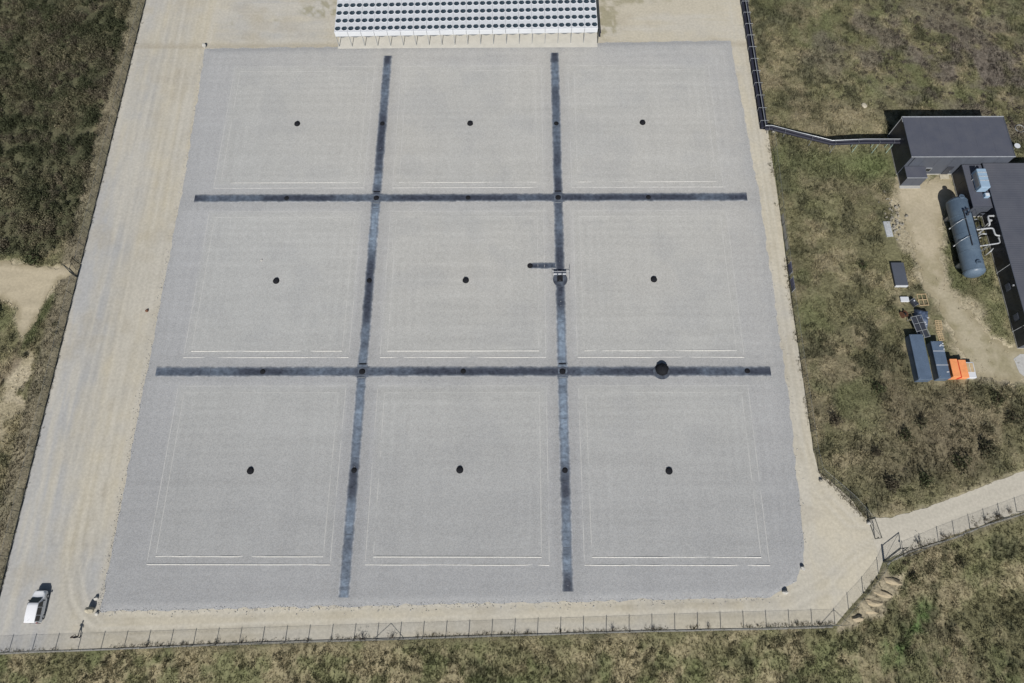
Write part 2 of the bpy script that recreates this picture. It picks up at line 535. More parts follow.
def veg_color(x, y):
    """own colour of the plant cover (living, dead and bare patches)"""
    olive = np.array((0.128, 0.122, 0.068))
    straw = np.array((0.235, 0.205, 0.130))
    brown = np.array((0.136, 0.116, 0.078))
    green = np.array((0.096, 0.112, 0.050))
    dark = np.array((0.060, 0.063, 0.037))
    heath = np.array((0.125, 0.108, 0.092))
    sand = np.array((0.325, 0.285, 0.205))
    n1, n2 = fbm(x, y, 9.0, 3), fbm(x, y, 3.2, 11)
    n3, n4 = fbm(x, y, 1.3, 23, 3), fbm(x, y, 16, 41, 3)

    def mix(c, k, w):
        return c + (k - c) * np.clip(w, 0, 1)[:, None]
    c = np.tile(olive, (len(x), 1))
    c = mix(c, straw, sstep(0.47, 0.68, n2 * 0.6 + n3 * 0.4) * 0.9)
    c = mix(c, brown, sstep(0.48, 0.66, n1 * .5 + n2 * .5) * 0.45)
    c = mix(c, green, sstep(0.55, 0.75, fbm(x, y, 6, 77)) * 0.5)
    c = mix(c, dark, sstep(0.54, 0.72, fbm(x, y, 2.4, 55, 3)) * 0.7)
    # heather stand in the far right corner, dead bracken by the access road
    hz = blob(x, y, 84, 46, 16, 14) + 0.8 * blob(x, y, 98, 34, 12, 14) + 0.6 * blob(x, y, 66, 50, 8, 10)
    c = mix(c, heath, hz * sstep(.40, .62, fbm(x, y, 4.0, 99, 4)) * .8)
    c = mix(c, brown * 1.05, (blob(x, y, 70, -24, 8, 7) + 0.6 * blob(x, y, 60, -29, 6, 5)) * 0.85)
    # greener belt south of the pipe bridge and the lawn by the hall
    g = blob(x, y, 62, 21.5, 8, 3.0) + 0.8 * blob(x, y, 69, 21, 4, 3) + 0.5 * blob(x, y, 82.3, -4, 1.8, 8)
    c = mix(c, green * 1.15, g * 0.8)
    c = mix(c, straw * 0.95, (blob(x, y, 66, 30, 6, 4) + blob(x, y, 56, 44, 3, 6) * 0.5 + blob(x, y, 60, 10, 5, 14) * 0.35) * 0.7)
    # front slope: tussocks of bleached straw and fresh green
    fs = sstep(-50.5, -54.0, y) * (x < 75)
    c = mix(c, straw * 0.92, fs * sstep(0.38, 0.60, n2) * 0.75)
    c = mix(c, green, fs * sstep(0.48, 0.66, fbm(x, y, 2.5, 91)) * 0.6)
    gg = blob(x, y, 63.5, -48.6, 1.6) + blob(x, y, 59, -53.5, 2) + blob(x, y, 62, -50.6, 1.3)
    c = mix(c, np.array((0.080, 0.130, 0.045)), gg * 0.8 * sstep(.35, .6, n3))
    # bare sand: worn verges, heaps by the left boundary, washed-out slope at the corner
    s = sstep(-1.4, 0.4, poly_sd(x, y, YARD) + (n3 - 0.5) * 2.8) * 0.95
    s = np.maximum(s, sstep(-0.7, 0.3, poly_sd(x, y, PATH) + (n3 - 0.5) * 1.6))
    s = np.maximum(s, sstep(0.30, 0.55, (blob(x, y, -69.8, -24.5, 3.4, 5.2) + blob(x, y, -67.0, -15.0, 1.9, 3.6) + blob(x, y, -66.3, -20.5, 1.6, 1.2) + blob(x, y, -72.3, -33, 1.6, 2.6)) * (0.45 + n3)))
    s = np.maximum(s, 0.45 * sstep(1.0, -0.2, seg_dist(x, y, ROAD, True) + (n3 - 0.5) * 1.5))
    er = poly_sd(x, y, [(50.6, -51.0), (55.2, -46.6), (58.3, -43.1), (60.3, -44.4), (58.9, -46.9), (57.8, -48.6), (55.6, -49.9), (53.0, -50.7)])
    s = np.maximum(s, sstep(-0.5, 0.35, er + (fbm(x, y, 1.6, 8, 3) - 0.5) * 2.2))
    s = np.maximum(s, 0.8 * sstep(0.55, 0.8, (blob(x, y, 71, 9, 3, 7) + blob(x, y, 79, -5, 3, 4)) * (0.6 + n2 * 0.8)))
    tone = 0.82 + 0.36 * fbm(x, y, 5, 66)
    c = mix(c, sand, s * 0.97)
    c = c * (1 - .30 * sstep(-.6, .3, er))[:, None]
    # dark wet ditch and mud strip left of the boundary
    mud = np.array((0.105, 0.082, 0.066))
    c = mix(c, mud, sstep(1.5, 0.2, seg_dist(x, y, [(-74, -20), (-70.5, -17), (-68.2, -13.4), (-67.7, -11.2)])) * 0.85)
    c = mix(c, green * 0.8, sstep(1.2, 0.2, seg_dist(x, y, [(-67.6, -12), (-66.6, -7.6), (-65.0, -2.6)])) * 0.8)
    c = mix(c, straw * .9, sstep(-62, -63, x) * sstep(-8, -14, y) * sstep(.35, .6, n2) * .6)
    strip = sstep(-65.3, -64.4, x) * sstep(-61.6, -62.2, x)
    c = mix(c, np.array((0.175, 0.155, 0.115)), strip * 0.65)
    c = mix(c, dark, sstep(0, 1.5, poly_sd(x, y, SCRUB)) * 0.75)
    return np.clip(c * 1.14 * tone[:, None], 0.01, 0.6), s


# ------------------------------------------------------------------ ground sheet
def axis(lo, hi, step, far):
    a = np.arange(lo, hi + 1e-6, step)
    out = np.geomspace(6, far, 9)
    return np.concatenate([lo - out[::-1], a, hi + out])


gx, gy = axis(-93, 107, 0.36, 700), axis(-63, 64, 0.36, 700)
X, Y = np.meshgrid(gx, gy)
x, y = X.ravel(), Y.ravel()
gcol, gsand = veg_color(x, y)
far = (x < -93.1) | (x > 107.1) | (y < -63.1) | (y > 64.1)
gcol[far] = np.array((0.150, 0.140, 0.080))          # beyond the surveyed ground one even meadow tone
fin = poly_sd(x, y, FENCE)
flat = np.maximum(fin, np.maximum(poly_sd(x, y, ROAD), -99))
for (a0, a1, b0, b1) in HOUSES:
    flat = np.maximum(flat, poly_sd(x, y, [(a0, b0), (a1, b0), (a1, b1), (a0, b1)]))
veg = sstep(0.2, -1.2, flat) * (1 - 0.75 * gsand)
hz = slope_z(x, y) + veg * (0.55 * (fbm(x, y, 2.2, 5, 3) - 0.35) + 0.5 * (fbm(x, y, 9, 19, 2) - 0.4))
er = blob(x, y, 56.5, -47.6, 3.6, 3.6)
sw = ((x * 0.68 + y * 0.73) / 1.25 + 1.1 * fbm(x, y, 2.2, 9)) % 1.0      # gullies: gentle southern faces, steep northern ones
hz = hz + sstep(.15, .5, er) * (gsand > 0.25) * 0.62 * (np.where(sw < .72, sw / .72, (1 - sw) / .28) - .3)
yd = poly_sd(x, y, YARD)
pd = poly_sd(x, y, PATH)
hz = np.where((yd > -0.3) | (pd > -0.3), np.minimum(hz, -0.03), hz)
hz = np.where(flat > 0, -0.06, hz)
nx, ny = len(gx), len(gy)
idx = np.arange(nx * ny).reshape(ny, nx)
faces = np.stack([idx[:-1, :-1], idx[:-1, 1:], idx[1:, 1:], idx[1:, :-1]], -1).reshape(-1, 4)
ground = link('ground', np_mesh('ground', np.stack([x, y, hz], 1), faces, gcol, smooth=True), M_ground)
tag(ground, 'rough olive and straw grassland around the fenced compound', None, None, 'structure')


def ground_z(px, py):
    """height of the ground sheet at scattered points (nearest grid vertex)"""
    i = np.clip(np.searchsorted(gx, px), 0, nx - 1)
    j = np.clip(np.searchsorted(gy, py), 0, ny - 1)
    return hz.reshape(ny, nx)[j, i]


# ------------------------------------------------------------------ service track (sand and gravel ring inside the fence)
def yb(x):
    return -54.0 + (x + 61.9) * (3.6 / 112.2)


ty = np.array([90, 29, 12, -2, -27, -30, -33.9, -36.8, -38.3, -41.2, -42.3, -43.9, -46.4, -48.4, -50.4, -60])
tx = np.array([51.5, 51.5, 51.4, 51.05, 50.95, 51.2, 55.1, 57.2, 57.4, 59.6, 58.1, 57.2, 54.7, 52.4, 50.3, 50.3])
us, vs_ = np.linspace(0, 1, 330), np.linspace(0, 1, 400)
U, V = np.meshgrid(us, vs_)
xx = -61.9 + 113 * U
yy = 90 + (yb(xx) - 90) * V
xr = np.interp(-yy, -ty, tx)
xx = -61.9 + (xr + 61.9) * U
yy = 90 + (yb(np.minimum(xx, 50.3)) - 90) * V
x, y = xx.ravel(), yy.ravel()
beige = np.array((0.415, 0.383, 0.310))
grey = np.array((0.335, 0.335, 0.330))
pale = np.array((0.425, 0.403, 0.350))
brn = np.array((0.32, 0.285, 0.22))
n1 = fbm(x, y, 7, 31)
mot = fbm(x, y, 2.0, 131, 4)
mo2 = fbm(x * 1.5, y * .7, 5.0, 137, 4)
st = fbm(x * 6.0, y * 0.55, 9, 33, 4)           # streaks along the track
sb = fbm(x * 0.5, y * 6.0, 9, 35, 4)            # streaks across (front track)
left = sstep(-46.5, -50, x)
warmer = np.maximum(sstep(-47, -49, y) * sstep(-50, -40, x), sstep(46, 48, x))
front = np.maximum(sstep(-47.5, -49.5, y) * sstep(-55, -49, x), sstep(47, 48, y) * sstep(-50, -46, x) * sstep(48.5, 46.5, x))
left = left * (1 - sstep(46.5, 48.5, y) * sstep(-52, -47, x))
g = np.zeros_like(x)
g = np.maximum(g, sstep(-53.5, -57.5, x) * sstep(36, 12, y) * sstep(-50, -38, y) * 0.9)
g = np.maximum(g, sstep(-52, -60, x) * sstep(20, 50, y) * 0.35)
g = np.maximum(g, blob(x, y, -50, -44, 2.6, 5) * 0.8 + blob(x, y, -49.6, 30, 1.2, 12) * 0.35)
g = np.maximum(g, blob(x, y, -57, -53.2, 4.5, 1.6) * 0.6)
g = np.maximum(g, blob(x, y, 50.0, -4, 1.6, 3.0) * 0.5)
g = np.maximum(g, sstep(47.6, 49.6, y) * sstep(-24, -30, x) * sstep(-50, -44, x) * 0.55)
g = np.maximum(g, blob(x, y, -38, 58, 7, 2.6) * 1.0)
g = np.maximum(g, sstep(-52.5, -56.5, x) * (.45 + .4 * sstep(30, 5, y)))
g = np.clip(g * .85 + .18 * left + (np.where(left > front, st, sb) - 0.5) * 1.5 * (0.35 + g) + (mot - .5) * .5 + (mo2 - .46) * .6, 0, 1)
c = beige + (grey - beige) * g[:, None]
c = c * (1 + .06 * warmer)[:, None]
w = sstep(0.50, 0.70, np.where(front > 0.5, sb, st)) * 0.7
c = c + (pale - c) * w[:, None]
w = sstep(0.56, 0.75, fbm(x, y, 4, 39)) * 0.3
c = c + (brn - c) * w[:, None]
ruts = []
for off in (0.0, 1.7):
    for (x0, wob) in ((-55.4, 3), (-53.2, 5), (-57.8, 7), (-51.4, 8)):
        yy_ = np.linspace(60, -40, 26)
        ruts.append(([(x0 + off + 0.35 * math.sin(q * 0.11 + wob) - (0.012 * max(0, q)), q) for q in yy_], 0.30))
    arc = [(-52.6 + off, -34)] + [(-46.8 - (5.8 - off) * math.cos(a), -44.2 - (6.8 - off) * math.sin(a)) for a in np.linspace(0, 1.5, 14)] + [(-30, -50.6 + off * 0.9), (0, -49.6 + off * 0.9), (40, -48.7 + off * 0.9)]
    ruts.append((arc, 0.42))
    ruts.append(([(-54.6 + off, -36), (-54.0 + off, -42), (-52.0 + off, -47.5), (-48.5 + off, -51), (-42, -52.2 + off * 0.6), (-20, -51 + off * 0.6)], 0.30))
    ruts.append(([(49.2 + off * 0.55, 46), (49.3 + off * 0.55, 10), (49.3 + off * 0.55, -24), (50.3 + off, -33), (54 + off, -37.6), (60, -38.6 + off * 0.6)], 0.35))
    ruts.append(([(30, -48.9 + off), (44, -48.6 + off), (49.6, -46.2 + off), (53.5, -42.6 + off * .7), (58, -39.8 + off * .6)], 0.35))
rz = np.zeros_like(x)
for pts, k in ruts:
    d = seg_dist(x, y, pts)
    e = np.exp(-(d / 0.24) ** 2)
    c = c + (pale * 1.03 - c) * (e * k * 1.5 * (0.3 + 0.9 * n1))[:, None]
    e2 = np.exp(-((d - 0.55) / 0.22) ** 2)
    c = c * (1 - 0.16 * k * e2)[:, None]
    rz -= 0.02 * e
for (bx_, by_, rx_, ry_, kk) in ((-50.6, -33, .5, 1.3, .5), (-51.2, -36.5, .5, 1.0, .3), (28, 50.5, 2.0, 2.2, .0), (-47.9, -20, 0.5, 20, .22), (-47.8, -40, .5, 7, .35)):
    c = c + (brn * 0.85 - c) * (blob(x, y, bx_, by_, rx_, ry_) * kk)[:, None]
# moss and thin grass beyond the cooler bank
ms = np.maximum(blob(x, y, 25.0, 55, 2.2, 4) + 0.7 * blob(x, y, 31, 59, 9, 2.0) + 0.5 * blob(x, y, 24.6, 50.5, 1.6, 2.2),
                1.1 * blob(x, y, -28.5, 56.6, 4.2, 2.0) + 0.5 * blob(x, y, -36.6, 53.6, 2, .8) + 0.3 * blob(x, y, -45, 52, 5, 3))
ms = sstep(0.20, 0.58, ms * (-.10 + 1.9 * fbm(x, y, 2.2, 71, 4)))
c = c + (np.array((0.205, 0.19, 0.11)) - c) * (ms * 0.6 * sstep(.38, .58, fbm(x, y, .9, 151, 3)))[:, None]
c = c + (brn * 0.92 - c) * (sstep(48.6, 47.4, y) * sstep(46.8, 47.2, y) * 0.5)[:, None]
tone = 0.90 + 0.10 * fbm(x, y, 11, 77) + 0.10 * fbm(x, y, 1.1, 78, 3) + .03
idx = np.arange(len(x)).reshape(U.shape)
faces = np.stack([idx[:-1, :-1], idx[1:, :-1], idx[1:, 1:], idx[:-1, 1:]], -1).reshape(-1, 4)
track = link('service_track', np_mesh('service_track', np.stack([x, y, rz], 1), faces, c * tone[:, None], smooth=True), M_track)
tag(track, 'beige sand and gravel track running round the gravel field', None, None, 'structure')


# ------------------------------------------------------------------ gravel bed
by_t = np.array([50, 30.5, 14.5, -3.5, -21, -34, -39, -42.3, -44.9, -46.9, -60])
bx_t = np.array([47.1, 47.8, 48.4, 48.5, 48.4, 48.0, 47.7, 47.3, 45.9, 42.2, 42.2])
U, V = np.meshgrid(np.linspace(0, 1, 280), np.linspace(0, 1, 280))


def bed_xy(U, V):
    xa = -48.3 + U * 96
    top = 46.9 + (xa + 48.8) * (1.3 / 96)
    bot = -48.9 + (xa + 47.2) * (1.9 / 94)
    yb_ = top + (bot - top) * V
    xl = np.interp(-yb_, [-50, -46.9, -20, 60], [-48.8, -48.8, -47.9, -47.8])
    xr_ = np.interp(-yb_, -by_t, bx_t)
    xb = xl + (xr_ - xl) * U
    j = 0.28 * (fbm(xb, yb_, 1.1, 12, 3) - 0.5)
    eu = np.where(U == 0, -1, np.where(U == 1, 1, 0))
    ev = np.where(V == 0, 1, np.where(V == 1, -1, 0))
    return xb + eu * j * 2.2, yb_ + ev * j * 2.2


xx, yy = bed_xy(U, V)
x, y = xx.ravel(), yy.ravel()
edge = np.minimum(np.minimum(U, 1 - U), np.minimum(V, 1 - V)).ravel() * 96
z = 0.12 * sstep(0, 0.9, edge) + 0.012 + 0.012 * (fbm(x, y, 0.9, 14, 3) - 0.5) * (edge > 0.2)
cell = np.minimum.reduce([np.maximum(np.abs(x - a), np.abs(y - b_)) for a in (-30, 0, 30) for b_ in (-30, 0, 30)])
cool = np.array((0.358, 0.364, 0.372))
neutral = np.array((0.392, 0.397, 0.388))
warm = np.array((0.412, 0.402, 0.374))
dk = np.array((0.305, 0.312, 0.320))
wc = sstep(13.2, 11.8, cell)
c = cool + (neutral - cool) * (wc * 0.8)[:, None]
lw = sstep(-40, 5, x + 0.5 * y) * sstep(-46, 10, y)
c = c + (warm - c) * (0.55 * lw * (0.4 + fbm(x, y, 14, 21)))[:, None]
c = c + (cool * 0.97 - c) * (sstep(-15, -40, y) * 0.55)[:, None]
rk = fbm(x * 0.25, y * 3.5, 5, 27, 3)              # raked courses
c = c * (1 + (rk - 0.5) * 0.14 * (0.4 + fbm(x, y, 12, 29)))[:, None]
rk = fbm(x * 3.5, y * 0.25, 5, 28, 3)
c = c * (1 + (rk - 0.5) * 0.07)[:, None]
pt = sstep(0.52, 0.72, fbm(x, y, 5, 26, 4))
c = c + (dk - c) * (pt * 0.22)[:, None]
c = c * (.955 - .11 * sstep(8, -42, y) - .04 * sstep(-25, -46, x))[:, None]  # front darkening paints in lens falloff and sun angle; left side slightly darker too
rows = np.sin(y * 2 * math.pi / 1.36 + 1.5 * fbm(x, y, 9, 141, 2))
c = c * (1 + .022 * rows * sstep(.42, .62, fbm(x * .5, y, 6, 143, 3)))[:, None]
cols_ = np.sin(cell * 2 * math.pi / 1.38)
c = c * (1 + .026 * cols_ * sstep(5.5, 9, cell) * sstep(.40, .60, fbm(x, y * .5, 6, 147, 3)))[:, None]
c = c + (dk * 0.97 - c) * (sstep(2.6, 0.2, edge + 2.2 * (fbm(x, y, 1.5, 24, 3) - 0.5)) * 0.42)[:, None]
for k in (-15, 15):                              # darker fines washed along the drains
    dd = np.minimum(np.abs(x - k), np.abs(y - k))
    c = c * (1 - 0.07 * np.exp(-((dd - 0.8) / 0.9) ** 2))[:, None]
idx = np.arange(len(x)).reshape(U.shape)
faces = np.stack([idx[:-1, :-1], idx[1:, :-1], idx[1:, 1:], idx[:-1, 1:]], -1).reshape(-1, 4)
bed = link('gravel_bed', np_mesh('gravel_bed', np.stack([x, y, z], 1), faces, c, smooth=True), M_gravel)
tag(bed, 'large level square of pale grey gravel divided into nine fields', None, None, 'structure')
BZ = 0.132


# ------------------------------------------------------------------ ragged sheets: access road, yard, dirt path, apron
def sheet(name, pts, zfun, colf, mat, label, jit=0.25, step=0.35, seed=1):
    out = []
    n = len(pts)
    for i in range(n):
        (ax, ay), (bx, by) = pts[i], pts[(i + 1) % n]
        L = math.hypot(bx - ax, by - ay)
        m_ = max(1, int(L / step))
        for k in range(m_):
            t = k / m_
            out.append((ax + (bx - ax) * t, ay + (by - ay) * t))
    o = np.array(out)
    nn = fbm(o[:, 0], o[:, 1], 0.9, seed, 3) - 0.5
    nrm = np.roll(o, -1, 0) - np.roll(o, 1, 0)
    nrm = np.stack([nrm[:, 1], -nrm[:, 0]], 1) / (np.linalg.norm(nrm, axis=1, keepdims=True) + 1e-6)
    o = o + nrm * (nn * 2 * jit)[:, None]
    bm = bmesh.new()
    vsx = [bm.verts.new((p_[0], p_[1], 0)) for p_ in o]
    es = [bm.edges.new((vsx[i], vsx[(i + 1) % len(vsx)])) for i in range(len(vsx))]
    bmesh.ops.triangle_fill(bm, use_beauty=True, edges=es)
    for _ in range(5):
        long = [e for e in bm.edges if e.calc_length() > 0.8 and not e.is_boundary]
        if long:
            bmesh.ops.subdivide_edges(bm, edges=long, cuts=1)
            bmesh.ops.triangulate(bm, faces=bm.faces)
    me = bpy.data.meshes.new(name)
    bm.to_mesh(me)
    bm.free()
    co = np.zeros(len(me.vertices) * 3, np.float32)
    me.vertices.foreach_get('co', co)
    co = co.reshape(-1, 3)
    fz = np.zeros(len(me.polygons) * 3, np.int32)
    me.polygons.foreach_get('vertices', fz)
    f = fz.reshape(-1, 3)
    a, b_, c_ = co[f[:, 0]], co[f[:, 1]], co[f[:, 2]]
    up = np.cross(b_ - a, c_ - a)[:, 2]
    f = np.where((up < 0)[:, None], f[:, ::-1], f)
    co[:, 2] = zfun(co[:, 0].astype(float), co[:, 1].astype(float))
    me2 = np_mesh(name, co, f, colf(co[:, 0].astype(float), co[:, 1].astype(float)), smooth=True)
    ob = link(name, me2, mat)
    return tag(ob, label, None, None, 'structure')


def road_col(x, y):
    d = (y - x * 0.335)
    s_ = fbm(x * 0.35 + y * 0.1, d * 3.2, 3, 61)
    c = np.array((0.435, 0.408, 0.348)) * (0.90 + 0.2 * s_)[:, None]
    return c


sheet('access_road', ROAD, lambda x, y: np.full_like(x, 0.008), road_col, M_track, 'pale gravel access road leaving through the gate', 0.2, seed=4)


def yard_col(x, y):
    n = fbm(x, y, 3.0, 63)
    c = np.array((0.405, 0.355, 0.26)) * (0.82 + 0.28 * n)[:, None]
    w_ = sstep(3, -5, y)
    c = c + (np.array((0.345, 0.31, 0.225)) - c) * (w_ * 0.8)[:, None]
    c = c + (np.array((0.20, 0.18, 0.10)) - c) * (sstep(0.50, 0.68, fbm(x, y, 2.0, 67)) * 0.55 * sstep(9, 0, y) + .18 * sstep(.5, .7, fbm(x, y, .9, 68)))[:, None]
    e = sstep(1.6, -.2, poly_sd(x, y, YARD) + 1.6 * (fbm(x, y, 1.2, 69, 3) - .5))
    return c + (np.array((0.27, 0.235, 0.155)) - c) * (e * .8)[:, None]


sheet('yard', YARD, lambda x, y: 0.012 + 0.02 * fbm(x, y, 1.2, 3), yard_col, M_track, 'worn sandy yard between the buildings and the grass', 1.3, seed=6)
def path_col(x, y):
    c = np.array((0.40, 0.35, 0.255)) * (0.80 + 0.36 * fbm(x * .6, y * 2, 2.4, 65))[:, None]
    e = sstep(1.0, -.2, poly_sd(x, y, PATH) + 1.2 * (fbm(x, y, 1.0, 70, 3) - .5))
    return c + (np.array((0.22, 0.19, 0.12)) - c) * (e * .75)[:, None]


sheet('dirt_path', PATH, lambda x, y: 0.012 + 0.05 * fbm(x, y, 1.6, 3), lambda x, y: path_col(x, y),
      M_track, 'sandy dirt path reaching the left boundary fence', 0.9, seed=8)
sheet('concrete_apron', [(84.3, -12.4), (96, -12.4), (96, -17.0), (85.0, -17.2), (83.4, -15.4), (83.1, -13.2)], lambda x, y: np.full_like(x, 0.045),
      lambda x, y: np.array((0.40, 0.40, 0.39)) * (0.92 + 0.14 * fbm(x, y, 1.5, 64))[:, None], M_track, 'pale concrete apron at the hall gable', 0.12, seed=9)


# ------------------------------------------------------------------ kerb strips outside the fence
def ribbon(pts, w, h, zf=None):
    mb = MB()
    P = [Vector((p[0], p[1], 0)) for p in pts]
    rows = []
    for i, p in enumerate(P):
        d = (P[min(i + 1, len(P) - 1)] - P[max(i - 1, 0)]).normalized()
        nn = Vector((-d.y, d.x, 0)) * (w / 2)
        z0 = zf(p.x, p.y) if zf else 0
        rows.append([(p - nn) + Vector((0, 0, z0 - 0.3)), (p - nn) + Vector((0, 0, z0 + h)), (p + nn) + Vector((0, 0, z0 + h)), (p + nn) + Vector((0, 0, z0 - 0.3))])
    v = [q for r_ in rows for q in r_]
    f = []
    for i in range(len(rows) - 1):
        for k in range(3):
            f.append((i * 4 + k, i * 4 + k + 1, (i + 1) * 4 + k + 1, (i + 1) * 4 + k))
    f += [(0, 1, 2, 3), tuple((len(rows) - 1) * 4 + k for k in (3, 2, 1, 0))]
    return mb.add(v, f)


def kerb(pts, label):
    root = empty('kerb', (pts[0][0], pts[0][1], 0), 0, label, 'kerb', 'concrete kerb strips')
    k = 0
    for i in range(len(pts) - 1):
        a, b_ = Vector(pts[i]), Vector(pts[i + 1])
        L = (b_ - a).length
        n = max(1, round(L / 2.5))
        for j in range(n):
            p, q = a.lerp(b_, j / n), a.lerp(b_, (j + 1) / n - 0.03 / L)
            o = Vector(pts[0])
            jit = random.uniform(-0.02, 0.02)
            ribbon([(p.x - o.x, p.y - o.y + jit), (q.x - o.x, q.y - o.y + jit)], 0.19, 0.08 + random.uniform(0, .02)).build('kerb_stone', M_kerb, root)
            k += 1


kerb(CURB1, 'pale concrete kerb strip along the foot of the front fence')
kerb(CURB2, 'pale concrete kerb strip curving beside the access road')


# ------------------------------------------------------------------ edging squares in the gravel
POSN = {(-1, 1): 'back left', (0, 1): 'back middle', (1, 1): 'back right', (-1, 0): 'middle left', (0, 0): 'central', (1, 0): 'middle right',
        (-1, -1): 'front left', (0, -1): 'front middle', (1, -1): 'front right'}


def ridge(L, w, h, along):
    """low gravel-covered upstand of triangular section, uneven along its length"""
    n = max(2, int(L / 0.8))
    t = np.linspace(-L / 2, L / 2, n)
    ph = random.uniform(0, 99)
    hh = h * np.clip(-0.75 + 3.3 * fbm(t + ph, t * 0 + ph, 3.0, 5, 3), -.3, 1.1) - .004
    v, f = [], []
    for i in range(n):
        for (o_, z_) in ((-w / 2, -0.02), (-w * 0.06, hh[i]), (w * 0.06, hh[i]), (w / 2, -0.02)):
            v.append((t[i], o_, z_) if along == 'x' else (o_, t[i], z_))
    for i in range(n - 1):
        for k in range(3):
            f.append((i * 4 + k, i * 4 + k + 1, (i + 1) * 4 + k + 1, (i + 1) * 4 + k))
    return MB().add(v, f)


for (ci, cj), nm in POSN.items():
    root = empty('edging_frame', (30 * ci, 30 * cj, BZ), 0, f'two nested squares of pale edging in the {nm} gravel field', 'edging', 'edging squares in the gravel')
    for half, hs in ((11.55, 0.085), (12.6, 0.07)):
        sh = 0.9 if cj == -1 else (0.75 if cj == 0 else 0.40)
        ridge(2 * half, 0.22, hs * sh * 1.1, 'x').build('edging_strip', M_edging, root, loc=(0, -half - 0.28, 0))
        ridge(2 * half, 0.13, 0.014, 'x').build('edging_strip', M_edging2, root, loc=(0, half, 0))
        ridge(2 * half - 0.5, 0.17, 0.022, 'y').build('edging_strip', M_edging2, root, loc=(half, -0.1, 0))
        ridge(2 * half - 0.5, 0.17, 0.022, 'y').build('edging_strip', M_edging2, root, loc=(-half, -0.1, 0))


# ------------------------------------------------------------------ drain channels
def channel(name, x0, x1, y0, y1, w, dz, label, along, pale_at=()):
    """lined channel: sagging dark sheet, dusty in stretches, gravel drifted over its edges"""
    a0, a1 = (x0, x1) if along == 'x' else (y0, y1)
    c0 = y0 if along == 'x' else x0
    n = int((a1 - a0) / 0.25)
    t = np.linspace(a0, a1, n)
    jl = 0.16 * (fbm(t, t * 0 + c0, 0.8, 7, 3) - 0.5) + w / 2
    jr = 0.16 * (fbm(t, t * 0 - c0, 0.8, 9, 3) - 0.5) + w / 2
    prof = ((-1.42, .000, 2), (-1.10, .026, 1.35), (-0.92, .030, 1), (-0.72, .018, .45), (-0.40, .012, .1), (0, .006, 0), (0.40, .012, .1), (0.72, .018, .45), (0.92, .030, 1), (1.10, .026, 1.35), (1.42, .000, 2))
    m_ = len(prof)
    long_ = fbm(t + 31, t * 0 + c0, 5.5, 15, 4)
    fine = fbm(t, t * 0 + c0 * 2, 0.5, 17, 2)
    pale = sstep(.46, .70, long_) * (.28 if along == 'x' else .6) * (.6 + .8 * fine)
    for (q, wd, k) in pale_at:
        pale = np.maximum(pale, k * np.exp(-((t - q) / wd) ** 4) * (.75 + .4 * fine))
    pale = np.clip(pale, 0, 1)
    wet, dust, grav = np.array((0.034, 0.041, 0.060)), np.array((0.185, 0.235, 0.300)), np.array((0.315, 0.322, 0.332))
    edgec = np.array((0.12, 0.14, 0.17))
    v, cc = [], []
    for i in range(n):
        for (s_, z_, e_) in prof:
            o_ = s_ * (jl[i] if s_ < 0 else jr[i])
            zz = BZ + z_ + dz + 0.005 * math.sin(t[i] * 9 + s_ * 2) * (abs(s_) < .9)
            if abs(s_) > 1.2:
                zz = BZ + (.008 if min(abs(t[i] - 15.1), abs(t[i] + 15.15)) > .95 else -.01)
            v.append((t[i], c0 + o_, zz) if along == 'x' else (c0 + o_, t[i], zz))
            k = pale[i] * (1.0 if e_ < .5 else .8)
            col_ = wet + (dust - wet) * k * (.8 + .4 * fine[i])
            if e_ >= .4:
                col_ = col_ + (edgec - col_) * min(e_, 1) * .45
            if e_ > 1:
                q = min(1, max(0, (e_ - 1) + .5 * (fine[i] - .5)))
                if min(abs(t[i] - 15.1), abs(t[i] + 15.15)) < .95 and abs(c0) > 10:
                    q = 0.0
                col_ = col_ + (grav - col_) * q
            cc.append(col_)
    idx = np.arange(n * m_).reshape(n, m_)
    f = np.stack([idx[:-1, :-1], idx[:-1, 1:], idx[1:, 1:], idx[1:, :-1]], -1).reshape(-1, 4)
    if along == 'x':
        f = f[:, ::-1]
    root = empty(name, (0, 0, 0), 0, label, 'drain', 'drain channels across the gravel')
    link('liner', np_mesh('liner', np.array(v), f, np.array(cc), True), M_membrane, root)
    q = a0 + random.uniform(5, 9)
    while q < a1 - 2:                           # welded cross seams of the lining
        b_ = MB()
        if along == 'x':
            b_.box(q, q + 0.06, c0 - w * .42, c0 + w * .42, BZ + dz + .016, BZ + dz + .030)
        else:
            b_.box(c0 - w * .42, c0 + w * .42, q, q + 0.06, BZ + dz + .016, BZ + dz + .030)
        b_.build('seam', M_seam, root)
        q += random.uniform(8, 16)
    return root


H1 = channel('drain_channel', -45.5, 46.3, 15.15, 15.15, 1.15, 0.008, 'long dark drain channel crossing the gravel behind the central field', 'x')
H2 = channel('drain_channel', -46.4, 46.3, -15.15, -15.15, 1.2, 0.008, 'long dark drain channel crossing the gravel in front of the central field', 'x')
V1 = channel('drain_channel', -15.15, -15.15, -47.1, 45.0, 1.15, 0.0, 'long dark drain channel running lengthwise left of the central field', 'y', ((9.5, 5.0, .95), (-24.5, 4.5, .6), (36, 4, .4)))
V2 = channel('drain_channel', 15.05, 15.05, -46.3, 45.5, 1.15, 0.0, 'long dark drain channel running lengthwise right of the central field', 'y', ((-10.0, 4.5, .95), (-23.0, 6.5, .9), (30, 6, .35)))
S1 = channel('side_drain', 10.4, 14.4, 2.55, 2.55, 0.8, 0.004, 'short dark side drain joining the right lengthwise channel', 'x')
